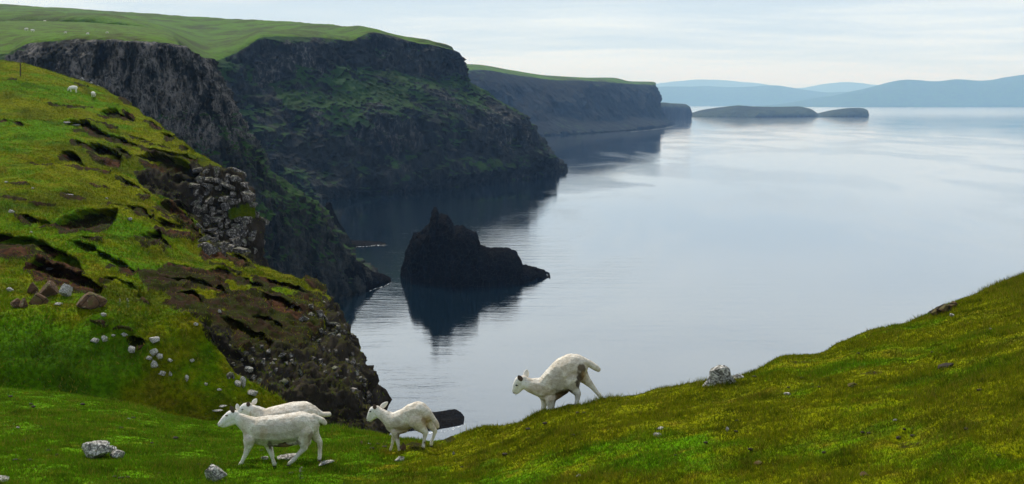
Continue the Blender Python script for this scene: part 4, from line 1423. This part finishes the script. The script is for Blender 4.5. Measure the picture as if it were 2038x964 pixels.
def sheep(spec, D, label, group):
    """spec: chains in enlarged photo pixels (x, y, lateral, radius, fy) with origin/scale; D = distance"""
    sc, ox, oy = spec['scale'], spec['ox'], spec['oy']
    u0, v0 = ox + spec['root'][0] / sc, oy + spec['root'][1] / sc
    base = at(u0, v0, D)
    px_m = D / F_PX / CP
    sh = spec.get('shear', 0.0)

    def W(q):
        x, y, lat = q[0], q[1], q[2]
        P_ = at(ox + x / sc, oy + y / sc, D) - base
        dx = (x - spec['root'][0]) / sc * px_m
        P_[1] = lat / sc * px_m + sh * dx
        return P_

    def conv(ch, fy):
        outc = []
        for q in ch:
            P_ = W(q)
            outc.append((P_[0], P_[1], P_[2] + 3.2 * px_m, (q[3] * 1.03 + 2.5) / sc * px_m, q[4] if len(q) > 4 else fy))
        return outc
    t_ = empty('sheep', base, label, 'sheep', group)
    chains = [conv(c_, 0.86) for c_ in spec['body']] + [conv(c_, 1.0) for c_ in spec['legs']] + [conv(c_, 0.85) for c_ in spec['head']] + [conv(spec['tail'], 1.0)]
    me_ = remeshed(tube_mesh(chains), spec.get('voxel', 0.0085), 7)
    nv = len(me_.vertices)
    V = np.zeros(nv * 3, dtype=np.float32)
    me_.vertices.foreach_get('co', V)
    V = V.reshape(-1, 3).astype(float)
    Nn = np.zeros(nv * 3, dtype=np.float32)
    me_.vertices.foreach_get('normal', Nn)
    Nn = Nn.reshape(-1, 3)
    world = V + base
    # wool unevenness, shearing ridges
    amp = 0.0035 * fbm(V * 9, 3) + 0.0018 * fbm(np.stack([V[:, 0] * 10, V[:, 1] * 10, V[:, 2] * 45], -1), 2)
    uu, vv, _ = proj(world)
    X_ = (uu - ox) * sc + 38 * fbm(V * 7 + 21, 3)
    Y_ = (vv - oy) * sc + 38 * fbm(V * 7 + 57, 3)
    headf = np.zeros(nv)
    nz_ = fbm(V * 12 + 5, 3)
    for (hx, hy, hr) in spec['white']:
        headf = np.maximum(headf, 1 - sstep(np.hypot(X_ - hx, Y_ - hy) + 22 * nz_, hr * 0.6, hr * 1.3))
    for (x0, y0, x1, y1, wd) in spec['shank']:
        tt = np.clip(((X_ - x0) * (x1 - x0) + (Y_ - y0) * (y1 - y0)) / ((x1 - x0) ** 2 + (y1 - y0) ** 2), 0, 1)
        dd = np.hypot(X_ - x0 - tt * (x1 - x0), Y_ - y0 - tt * (y1 - y0))
        headf = np.maximum(headf, 0.6 * (1 - sstep(dd + 14 * nz_, wd * 0.4, wd * 1.2)))
    V += Nn * (amp * (1 - headf))[:, None]
    mud_shade = np.zeros(nv)
    rust = np.zeros(nv)
    nz_ = fbm(V * 12 + 5, 3)
    for (hx, hy, rx, ry, k) in spec['mud_shade']:
        mud_shade = np.maximum(mud_shade, k * (1 - sstep(np.hypot((X_ - hx) / rx, (Y_ - hy) / ry) + 0.45 * nz_, 0.6, 1.15)))
    for (hx, hy, rx, ry, k) in spec['rust']:
        rust = np.maximum(rust, k * (1 - sstep(np.hypot((X_ - hx) / rx, (Y_ - hy) / ry) + 0.35 * nz_, 0.5, 1.1)))
    mud_shade = np.maximum(mud_shade, 0.30 * sstep(-Nn[:, 2], 0.1, 0.9) * (1 - headf))  # downward-facing wool darkened: form shade painted in over the real dirt
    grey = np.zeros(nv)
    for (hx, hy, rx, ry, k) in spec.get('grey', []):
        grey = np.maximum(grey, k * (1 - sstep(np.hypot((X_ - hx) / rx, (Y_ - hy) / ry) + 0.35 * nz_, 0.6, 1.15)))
    coat = np.stack([np.clip(headf, 0, 1), np.clip(mud_shade, 0, 1), np.clip(rust, 0, 1), np.clip(grey, 0, 1)], -1).astype(np.float32)
    me_.vertices.foreach_set('co', V.astype(np.float32).ravel())
    ca = me_.color_attributes.new('coat', 'FLOAT_COLOR', 'POINT')
    ca.data.foreach_set('color', coat.ravel())
    me_.polygons.foreach_set('use_smooth', np.ones(len(me_.polygons), dtype=bool))
    me_.materials.clear()
    me_.materials.append(M_FLEECE)
    me_.name = 'sheep_body'
    link('body', me_, t_)
    k_ = px_m / sc
    for (bx, by, bl, tx, ty, tl, wd, dark) in spec['ears']:
        e_ = link('ear', ear_mesh(W((bx, by, bl)), W((bx + (tx - bx) * 1.12, by + (ty - by) * 1.12, tl)), wd * 1.25 * k_, M_EAR_IN if dark else M_EAR, (0, 1, 0.15)), t_)
        if dark:
            e_['label'] = 'ear turned to show its dark inside'
    for (x, y, lat, r_) in spec['eyes']:
        link('eye', ball('eye', W((x, y, lat)), r_ * k_, M_EYE, (1.25, 0.8, 0.75)), t_)
    for (x, y, lat, r_) in spec['nose']:
        link('nostril', ball('nostril', W((x, y, lat)), r_ * k_, M_HOOF, (1.1, 1.0, 0.5), 1), t_)
    for ch in spec['legs']:
        q = ch[-1]
        p0, p1 = W(q), W(ch[-2])
        d = Vector(p0) - Vector(p1)
        hm = ball('hoof', tuple(Vector(p0) + d.normalized() * q[3] * k_ * 0.55), q[3] * k_ * 0.98, M_HOOF, (1.15, 0.95, 0.62))
        link('hoof', hm, t_)
    return t_


front_legs1 = [[(455, 530, -70, 66), (442, 615, -70, 40), (412, 700, -68, 25), (378, 770, -66, 18), (345, 826, -66, 22), (322, 845, -66, 20)],
               [(590, 540, 60, 62), (635, 650, 62, 33), (662, 725, 62, 24), (688, 795, 62, 18), (704, 850, 62, 24)]]
S1 = dict(scale=5.67, ox=420, oy=780, root=(750, 850), shear=0.10,
          body=[[(480, 440, 0, 118), (560, 438, 0, 148), (660, 440, 0, 162), (780, 440, 0, 166), (900, 425, 0, 166), (1010, 402, 0, 160), (1090, 400, 0, 128), (1135, 410, 0, 86)],
                [(300, 298, -4, 62, 0.8), (375, 345, 0, 84, 0.8), (480, 410, 0, 118, 0.9)], [(450, 500, 0, 78), (560, 545, 0, 70), (700, 570, 0, 66)], [(690, 575, 0, 60), (830, 585, 0, 62), (960, 565, 0, 60)]],
          legs=[front_legs1[0], front_legs1[1],
                [(1075, 450, -55, 96), (1052, 560, -66, 64), (1062, 640, -70, 34), (985, 718, -70, 22), (930, 780, -70, 24), (896, 806, -70, 20)],
                [(1115, 460, 50, 84), (1165, 565, 60, 44), (1212, 612, 62, 28), (1214, 700, 62, 19), (1212, 770, 62, 21), (1206, 800, 62, 22)]],
          head=[[(282, 262, -4, 50), (240, 275, -8, 63), (190, 308, -12, 51), (140, 350, -15, 35), (122, 364, -15, 27)],
                [(270, 320, -6, 50), (200, 360, -12, 33), (155, 382, -14, 21)]],
          tail=[(1150, 320, 0, 45), (1200, 335, 0, 34), (1245, 355, 0, 33), (1275, 385, 0, 27)],
          white=[(200, 310, 125)], shank=[(440, 640, 322, 845, 44), (640, 660, 704, 850, 44), (1040, 680, 896, 806, 44), (1212, 690, 1206, 800, 36)],
          mud_shade=[(820, 622, 185, 44, 1.0), (665, 600, 26, 60, 0.8), (1135, 530, 40, 70, 0.6), (985, 590, 30, 40, 0.6)],
          rust=[(590, 480, 60, 90, 0.35), (880, 620, 120, 30, 0.3), (390, 400, 60, 110, 0.22), (1060, 420, 90, 130, 0.14), (1120, 560, 60, 90, 0.3)],
          ears=[(272, 213, -42, 252, 138, -60, 22, 1), (300, 208, 42, 290, 146, 62, 20, 0)],
          eyes=[(202, 236, -58, 13), (202, 236, 40, 13)], nose=[(98, 346, -30, 12), (118, 366, -34, 9)], grey=[(780, 440, 300, 120, 0.6)])
S2 = dict(scale=5.67, ox=420, oy=780, root=(750, 790), shear=0.06,
          body=[[(620, 335, 0, 122), (700, 325, 0, 142), (820, 310, 0, 154), (940, 290, 0, 160), (1040, 285, 0, 160), (1110, 300, 0, 128), (1140, 320, 0, 86)],
                [(450, 215, 0, 62, 0.8), (530, 255, 0, 80, 0.8), (630, 330, 0, 118, 0.9)], [(590, 400, 0, 74), (700, 440, 0, 66)]],
          legs=[[(560, 440, -60, 62), (440, 600, -60, 36), (420, 680, -60, 22), (392, 745, -60, 17), (362, 800, -60, 20)],
                [(620, 450, 60, 60), (650, 600, 60, 32), (672, 700, 60, 20), (690, 790, 60, 20)],
                [(1075, 390, -55, 92), (1090, 520, -60, 55), (1105, 580, -60, 30), (1040, 660, -60, 20), (985, 715, -60, 20), (960, 760, -60, 20)],
                [(1105, 390, 50, 84), (1150, 500, 60, 44), (1205, 580, 60, 28), (1212, 680, 60, 18), (1212, 750, 60, 20)]],
          head=[[(430, 180, 0, 48), (395, 195, 0, 56), (350, 230, 0, 44), (305, 270, 0, 32)], [(420, 235, 0, 44), (350, 275, 0, 30)]],
          tail=[(1150, 220, 0, 42), (1200, 255, 0, 34), (1250, 285, 0, 28), (1325, 282, 0, 27)],
          white=[(365, 210, 105)], shank=[(440, 640, 362, 800, 40), (655, 620, 690, 790, 40), (1212, 690, 1212, 750, 36)],
          mud_shade=[(850, 470, 160, 40, 0.8)], rust=[(700, 240, 120, 30, 0.12), (440, 260, 14, 60, 0.45)],
          ears=[(428, 150, -42, 442, 100, -60, 20, 1), (465, 150, 34, 505, 92, 44, 22, 0)],
          eyes=[(372, 180, -52, 11)], nose=[(290, 262, -24, 8)])
S3 = dict(scale=6.885, ox=700, oy=780, root=(780, 800), shear=-0.22,
          body=[[(545, 450, 0, 112), (640, 428, 0, 136), (745, 395, 0, 152), (840, 335, 0, 160), (915, 300, 0, 158), (985, 320, 0, 122), (1015, 350, 0, 84)],
                [(345, 318, 0, 66, 0.8), (420, 360, 0, 80, 0.8), (540, 430, 0, 112, 0.9)], [(530, 510, 0, 72), (590, 560, 0, 66), (720, 530, 0, 62)]],
          legs=[[(585, 560, 50, 56), (568, 660, 50, 30), (552, 730, 50, 21), (540, 790, 50, 16), (522, 850, 50, 19)],
                [(600, 570, -50, 58), (622, 660, -50, 31), (640, 730, -50, 22), (648, 785, -50, 16), (655, 830, -50, 19)],
                [(900, 390, -50, 124), (955, 480, -60, 72), (1018, 535, -64, 40), (1010, 610, -64, 24), (996, 680, -64, 20), (990, 735, -64, 24)],
                [(1030, 390, 50, 80), (1085, 490, 60, 46), (1145, 548, 62, 30), (1125, 620, 62, 21), (1102, 690, 62, 19), (1092, 735, 62, 22)]],
          head=[[(335, 290, 0, 52), (285, 308, 0, 60), (250, 362, 0, 48), (222, 417, 0, 34), (216, 437, 0, 27)],
                [(315, 367, 0, 48), (270, 407, 0, 36), (238, 447, 0, 22)]],
          tail=[(1030, 270, 0, 50), (1085, 320, 0, 38), (1130, 380, 0, 34), (1170, 440, 0, 34), (1182, 475, 0, 26)],
          white=[(260, 330, 125)], shank=[(575, 670, 522, 850, 40), (625, 670, 655, 830, 40), (1030, 560, 990, 735, 46), (1150, 560, 1092, 735, 40)],
          mud_shade=[(760, 600, 130, 55, 0.9), (1000, 400, 50, 50, 0.6), (800, 520, 60, 50, 0.5), (1003, 705, 22, 16, 0.9)],
          rust=[(1010, 400, 80, 110, 0.55), (1170, 450, 50, 70, 0.4), (900, 380, 140, 110, 0.24), (700, 500, 150, 90, 0.24), (480, 420, 100, 90, 0.14)],
          ears=[(308, 255, -46, 306, 190, -66, 24, 1), (375, 268, 40, 470, 182, 60, 28, 0)],
          eyes=[(246, 288, -54, 13), (240, 288, 36, 12)], nose=[(196, 410, -22, 11), (222, 434, -16, 10)], grey=[(700, 500, 150, 80, 0.5), (620, 450, 90, 110, 0.5)])
S4 = dict(scale=5.357, ox=980, oy=670, root=(700, 800), shear=-0.12,
          body=[[(560, 575, 0, 112), (620, 535, 0, 138), (700, 470, 0, 160), (780, 400, 0, 172), (845, 354, 0, 160), (893, 332, 0, 126), (925, 352, 0, 88)],
                [(350, 520, 0, 64, 0.8), (420, 550, 0, 80, 0.8), (550, 570, 0, 112, 0.9)], [(560, 630, 0, 78), (640, 640, 0, 74), (760, 570, 0, 64)]],
          legs=[[(560, 660, 45, 56), (556, 740, 45, 34), (545, 800, 45, 24), (530, 880, 45, 20)],
                [(620, 670, -50, 60), (625, 750, -50, 36), (620, 810, -50, 25), (610, 880, -50, 20)],
                [(835, 450, -50, 108), (860, 545, -60, 58), (905, 600, -62, 34), (900, 665, -62, 25), (886, 745, -62, 22)],
                [(930, 410, 40, 84), (995, 480, 50, 48), (1058, 545, 54, 30), (1108, 605, 54, 21), (1152, 655, 54, 19), (1178, 690, 54, 22)]],
          head=[[(335, 490, 0, 48), (290, 505, 0, 54), (262, 550, 0, 44), (243, 598, 0, 32), (238, 618, 0, 24)],
                [(315, 550, 0, 42), (285, 590, 0, 32), (262, 625, 0, 20)]],
          tail=[(895, 258, 0, 60), (960, 270, 0, 42), (1030, 296, 0, 36), (1090, 332, 0, 35), (1125, 356, 0, 26)],
          white=[(275, 540, 105)], shank=[(556, 760, 530, 880, 40), (625, 780, 610, 880, 30), (905, 590, 886, 745, 40), (1060, 550, 1178, 690, 36)],
          mud_shade=[(770, 635, 120, 80, 1.0), (965, 350, 42, 66, 0.9), (935, 430, 34, 70, 0.95), (912, 500, 30, 44, 0.9), (690, 700, 50, 40, 0.9), (1172, 662, 26, 14, 0.95)],
          rust=[(975, 430, 40, 70, 0.5), (700, 660, 60, 60, 0.3), (820, 320, 200, 110, 0.12), (460, 560, 120, 60, 0.25), (600, 620, 80, 80, 0.25)],
          ears=[(312, 475, -44, 278, 418, -66, 22, 1), (352, 470, 36, 368, 380, 48, 26, 0)],
          eyes=[(258, 522, -48, 11), (256, 522, 34, 11)], nose=[(228, 612, -18, 11), (250, 632, -16, 9)], grey=[(690, 480, 80, 150, 0.55), (850, 380, 90, 90, 0.3), (480, 560, 80, 60, 0.3)])
GRP = 'shorn sheep on the cliff-top pasture'
d1 = pick('fg', FG, 540, 930)[1]
sheep(S1, d1, 'front shorn sheep walking left past the flat stones, muddy belly', GRP)
d2 = pick('fg', FG, 540, 918)[1]
sheep(S2, max(d2, d1 + 0.75), 'shorn sheep half hidden behind the front one, tail held out', GRP)
d3 = pick('fg', FG, 790, 900)[1]
sheep(S3, d3, 'shorn sheep bounding left with rump raised beside the brown mound', GRP)
sheep(S4, at(1085, 822, CRD[11])[1] + 0.15, 'shorn sheep scrambling down the right ridge against the sea', GRP)


# far grazing sheep: low-detail bodies
def small_sheep(u, v, wpx, patch, label, facing=-1, rear=False, group='sheep grazing far off'):
    b_ = pick(patch[0], patch[1], u, v, 3)
    k = b_[1] / F_PX
    L = wpx * k / 1.25
    s_ = L / 0.9
    t_ = empty('sheep', b_, label, 'sheep', group)
    f = facing
    if rear:
        ch = [[(0, -0.25, 0.62, 0.24, 1), (0, 0.1, 0.64, 0.27, 1), (0, 0.45, 0.62, 0.24, 1)]]
        ch += [[(sx, y, 0.5, 0.09, 1), (sx, y, 0.25, 0.045, 1), (sx, y, 0.0, 0.045, 1)] for sx in (-0.12, 0.12) for y in (-0.2, 0.45)]
        ch += [[(0, 0.6, 0.6, 0.14, 1), (0.0, 0.85, 0.4, 0.11, 1), (0, 0.95, 0.2, 0.08, 1)]]
    else:
        ch = [[(-0.35 * f, 0, 0.62, 0.22, 1), (0, 0, 0.62, 0.27, 1), (0.35 * f, 0, 0.6, 0.22, 1)]]
        ch += [[(x * f, y, 0.5, 0.09, 1), (x * f, y, 0.25, 0.045, 1), (x * f, y, 0.0, 0.045, 1)] for x in (-0.36, 0.34) for y in (-0.12, 0.12)]
        ch += [[(0.45 * f, 0, 0.6, 0.15, 1), (0.66 * f, 0, 0.42, 0.11, 1), (0.75 * f, 0, 0.2, 0.07, 1)]]
    ch = [[(x * s_, y * s_, z * s_, r_ * s_, q) for x, y, z, r_, q in c_] for c_ in ch]
    me_ = remeshed(tube_mesh(ch, 0.6), 0.03 * s_, 2)
    nv = len(me_.vertices)
    ca = me_.color_attributes.new('coat', 'FLOAT_COLOR', 'POINT')
    ca.data.foreach_set('color', np.tile(np.array([0.6, 0, 0, 0], dtype=np.float32), nv))
    me_.polygons.foreach_set('use_smooth', np.ones(len(me_.polygons), dtype=bool))
    me_.materials.clear()
    me_.materials.append(M_FLEECE)
    link('body', me_, t_)
    for sx in (-1, 1):
        if rear:
            e_ = ball('ear', (sx * 0.12 * s_, 0.9 * s_, 0.42 * s_), 0.07 * s_, M_EAR, (1.2, 0.4, 0.6), 1)
        else:
            e_ = ball('ear', (0.62 * f * s_, sx * 0.13 * s_, 0.5 * s_), 0.07 * s_, M_EAR, (0.5, 1.2, 0.6), 1)
        link('ear', e_, t_)
    return t_


small_sheep(146, 184, 17, HP, 'white sheep grazing side-on near the far cliff edge, upper of two', -1)
small_sheep(185, 193, 13, HP, 'white sheep seen from behind on the upper pasture, lower of two', -1, rear=True)
DP, EP = ('spur', DG), ('head', EG)
for u, v, wpx, pt, lab in ((53, 61, 7, DP, 'distant sheep, left of a close pair on the far plateau'),
                           (65, 63, 7, DP, 'distant sheep, right of a close pair on the far plateau'),
                           (89, 47, 6, EP, 'distant sheep high on the far plateau under the crag'),
                           (131, 67, 5, DP, 'distant sheep, leftmost of three spaced along the cliff top'),
                           (175, 69, 5, DP, 'distant sheep, middle of three spaced along the cliff top'),
                           (214, 68, 5, DP, 'distant sheep, rightmost of three spaced along the cliff top')):
    small_sheep(u, v, wpx, pt, lab, -1 if u != 65 else 1)
# dark crag on the plateau skyline
ridge_c = ridge_body('crag', [(60, 38), (72, 26), (85, 21), (98, 24), (108, 32), (114, 38), (119, 46)], [(60, 44), (119, 48)], 40, M_BASALT, 12, 60, 20, 0.6, 0.05, 30, D=1100)
tag(ridge_c, 'dark rounded crag rising from the far plateau near the left skyline', 'rock')


# ------------------------------------------------------------------ grass blades
def blades(name, G_, msk, count, hmin, hmax, wid, mat, sel, power, label, seed, straw=0.12):
    rs_ = np.random.default_rng(seed)
    nr, nc = G_.shape[:2]
    A_, B_, C_, D_ = G_[:-1, :-1], G_[:-1, 1:], G_[1:, 1:], G_[1:, :-1]
    area = 0.5 * np.linalg.norm(np.cross(B_ - A_, D_ - A_), axis=-1) + 0.5 * np.linalg.norm(np.cross(B_ - C_, D_ - C_), axis=-1)
    cen = (A_ + B_ + C_ + D_) / 4
    u_, v_, d_ = proj(cen)
    wgt = area / d_ ** power * sel(u_, v_, d_, cen, msk[:-1, :-1])
    wgt = wgt.ravel()
    cdf = np.cumsum(wgt)
    idx = np.searchsorted(cdf, rs_.random(count) * cdf[-1])
    idx = np.minimum(idx, len(wgt) - 1)
    i, j = idx // (nc - 1), idx % (nc - 1)
    s_, t_ = rs_.random(count)[:, None], rs_.random(count)[:, None]
    P_ = (A_[i, j] * (1 - s_) + B_[i, j] * s_) * (1 - t_) + (D_[i, j] * (1 - s_) + C_[i, j] * s_) * t_
    dd = d_.ravel()[idx]
    clump = 0.5 + 0.9 * sstep(fbm(P_ * 1.3 + 3, 2), -0.4, 0.5)
    if hmax > 0.1:
        clump = 0.5 + 0.9 * sstep(fbm(P_ * 0.4 + 3, 2), -0.4, 0.5)
    hgt = (hmin + (hmax - hmin) * rs_.random(count) ** 1.7) * clump
    ang = rs_.random(count) * 2 * math.pi
    wd = wid * (0.6 + 0.8 * rs_.random(count)) * np.clip(dd / 14, 0.7, 1.8) ** (1 if hmax < 0.15 else 0)
    ex = np.stack([np.cos(ang), np.sin(ang), np.zeros(count)], -1) * wd[:, None] * 0.5
    lean = rs_.normal(0, 0.45, (count, 2)) * hgt[:, None]
    tip = P_ + np.concatenate([lean, hgt[:, None]], 1)
    P0 = P_ - np.array((0, 0, 0.006))
    V = np.stack([P0 - ex, P0 + ex, tip], 1).reshape(-1, 3)
    Fq = np.arange(count * 3).reshape(-1, 3)
    r_ = rs_.random(count)
    tint = np.zeros((count, 4))
    strawy = r_ < straw
    tint[:, 0] = np.where(strawy, 0.4 + 0.6 * rs_.random(count), 0.15 * rs_.random(count))
    tint[:, 1] = np.where(r_ > 0.75, 0.5 * rs_.random(count), 0)
    tint[:, 2] = msk[:-1, :-1, 2].ravel()[idx] * 1.0
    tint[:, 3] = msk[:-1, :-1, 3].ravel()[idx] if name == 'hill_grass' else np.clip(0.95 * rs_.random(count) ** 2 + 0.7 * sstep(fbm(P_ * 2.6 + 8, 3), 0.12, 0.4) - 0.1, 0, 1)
    tint = np.repeat(tint, 3, 0)
    me_ = mesh_arrays(name, V, Fq, [mat], {'tint': tint}, smooth=False)
    o_ = link(name, me_)
    tag(o_, label, 'grass', kind='stuff')
    return o_


def sel_f(u_, v_, d_, c_, m_):
    ok = (u_ > -60) & (u_ < 2100) & (v_ < 1010) & (c_[..., 1] > 6)
    rr_ = np.arange(u_.shape[0])[:, None]
    rr_ = (rr_ < 6 + 8 + 8 + 16 + 46 + 66 + 66 + 10)
    return ok * rr_ * np.clip(1 - 1.3 * m_[..., 0], 0.05, 1)


def sel_h(u_, v_, d_, c_, m_):
    ok = (u_ > -40) & (u_ < 800) & (v_ > 100) & (v_ < 870)
    return ok * np.clip(1 - 1.2 * np.maximum(m_[..., 0], m_[..., 1]), 0.06, 1)


blades('grass', FG, FG_MASK, 820000, 0.018, 0.06, 0.009, M_BLADE, sel_f, 1.6, 'short cropped yellow green turf over the near slope', 1, 0.17)
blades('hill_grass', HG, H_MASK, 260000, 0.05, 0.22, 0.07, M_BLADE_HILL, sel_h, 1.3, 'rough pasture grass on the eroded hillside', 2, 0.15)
# taller tufts on the ridge line
blades('tall_grass', FG, FG_MASK, 60000, 0.05, 0.13, 0.008, M_BLADE,
       lambda u_, v_, d_, c_, m_: sel_f(u_, v_, d_, c_, m_) * (0.02 + 0.9 * sstep(fbm(c_ * 1.1 + 70, 3), 0.16, 0.3) + 2.5 * np.exp(-(((u_ - 2000) / 45) ** 2 + ((v_ - 570) / 20) ** 2)) + 1.5 * np.exp(-(((u_ - 1420) / 34) ** 2 + ((v_ - 765) / 9) ** 2))
                                    + 0.8 * np.exp(-(((u_ - 725) / 40) ** 2 + ((v_ - 900) / 14) ** 2))), 1.6, 'longer grass tufts along the ridge line', 3, 0.4)


# thistles
def thistle(u, v, hpx, patch, label):
    b_ = pick(patch[0], patch[1], u, v, 3)
    k = b_[1] / F_PX
    hgt = hpx * k
    t_ = empty('thistle', b_, label, 'plant', 'thistles')
    bm = bmesh.new()
    bmesh.ops.create_cone(bm, cap_ends=True, segments=6, radius1=hgt * 0.035, radius2=hgt * 0.02, depth=hgt, matrix=Matrix.Translation((0, 0, hgt / 2)))
    me_ = bpy.data.meshes.new('stem')
    bm.to_mesh(me_)
    bm.free()
    me_.materials.append(M_THISTLE)
    link('stem', me_, t_)
    for q in range(3):
        link('flower_head', ball('flower_head', (random.uniform(-0.12, 0.12) * hgt, random.uniform(-0.1, 0.1) * hgt, hgt * (1.0 - 0.12 * q)), hgt * 0.09, M_THFLOWER, sub=1), t_)
    lv = bmesh.new()
    for q in range(16):
        a_ = random.random() * 6.28
        z_ = hgt * random.uniform(0.02, 0.7)
        L_ = hgt * random.uniform(0.2, 0.4) * (1 - 0.5 * z_ / hgt)
        d_ = Vector((math.cos(a_), math.sin(a_), 0))
        s_ = Vector((-d_.y, d_.x, 0)) * L_ * 0.16
        p0, p1, p2 = Vector((0, 0, z_)), Vector((0, 0, z_)) + d_ * L_ * 0.55 + Vector((0, 0, L_ * 0.3)), Vector((0, 0, z_)) + d_ * L_ + Vector((0, 0, L_ * 0.15))
        vs_ = [lv.verts.new(x) for x in (p0, p1 + s_, p2, p1 - s_)]
        lv.faces.new(vs_)
    me_ = bpy.data.meshes.new('leaf')
    lv.to_mesh(me_)
    lv.free()
    me_.materials.append(M_THISTLE)
    o_ = link('leaves', me_, t_)
    o_['kind'] = 'stuff'
    return t_


thistle(437, 888, 26, FGP, 'small thistle in the turf left of the front sheep')
thistle(600, 956, 26, FGP, 'small thistle at the bottom edge below the front sheep')
thistle(238, 612, 17, HP, 'pale-headed thistle on the mound crest, left of two')
thistle(254, 614, 20, HP, 'dark thistle on the mound crest, right of two')

# ------------------------------------------------------------------ foam along the rocks
m_, g_ = new_mat('foam')
P = g_.n('ShaderNodeNewGeometry').outputs['Position']
a = g_.noise(P, 0.5, 5, 0.7, 1.0)
f1 = g_.n('ShaderNodeBsdfDiffuse', {'Color': (0.7, 0.74, 0.76, 1)})
f2 = g_.n('ShaderNodeBsdfTransparent')
mx = g_.n('ShaderNodeMixShader', {0: g_.ss(a, 0.44, 0.62), 1: f2.outputs[0], 2: f1.outputs[0]})
g_.n('ShaderNodeOutputMaterial', {'Surface': mx})
FV, FF = [], []
for line, wd in (([(690, 491), (715, 491), (745, 489), (770, 489)], 2.2), ([(735, 580), (750, 574), (764, 571), (779, 562)], 0.7),
                 ([(850, 864), (885, 860), (905, 853), (926, 845)], 0.6),
                 ([(1255, 263), (1320, 256), (1350, 249)], 5)):
    lu = [q[0] for q in line]
    n0 = 60
    us = np.linspace(lu[0], lu[-1], n0)
    vs = np.interp(us, lu, [q[1] for q in line])
    i0 = len(FV)
    for k in range(n0):
        p0 = sea(us[k], vs[k])
        w0 = wd * (0.25 + abs(pnoise(np.array([[k * 0.31, wd, 4.2]]))[0]) * 2.0)
        FV += [(p0[0], p0[1] - w0, 0.05), (p0[0], p0[1] + w0 * 1.5, 0.05)]
    for k in range(n0 - 1):
        j_ = i0 + 2 * k
        FF.append((j_, j_ + 2, j_ + 3, j_ + 1))
o = link('foam', mesh_arrays('foam', np.array(FV), np.array(FF), [m_], None, False))
tag(o, 'thin broken foam where the sea laps the rocks', 'foam', kind='stuff')

# ------------------------------------------------------------------ haze
m_, g_ = new_mat('haze_air')
vol = g_.n('ShaderNodeVolumePrincipled', {'Color': (0.30, 0.56, 1.0, 1), 'Absorption Color': (1, 1, 1, 1), 'Density': 4.7e-5, 'Anisotropy': 0.0})
g_.n('ShaderNodeOutputMaterial', {'Volume': vol})
bm = bmesh.new()
bmesh.ops.create_cube(bm, size=1.0, matrix=Matrix.Translation((0, 28000, 690)) @ Matrix.Diagonal((110000, 62000, 1422, 1)))
me = bpy.data.meshes.new('haze')
bm.to_mesh(me)
bm.free()
me.materials.append(m_)
hz_o = link('haze', me)
tag(hz_o, 'thin blue sea haze filling the air', 'haze', kind='stuff')
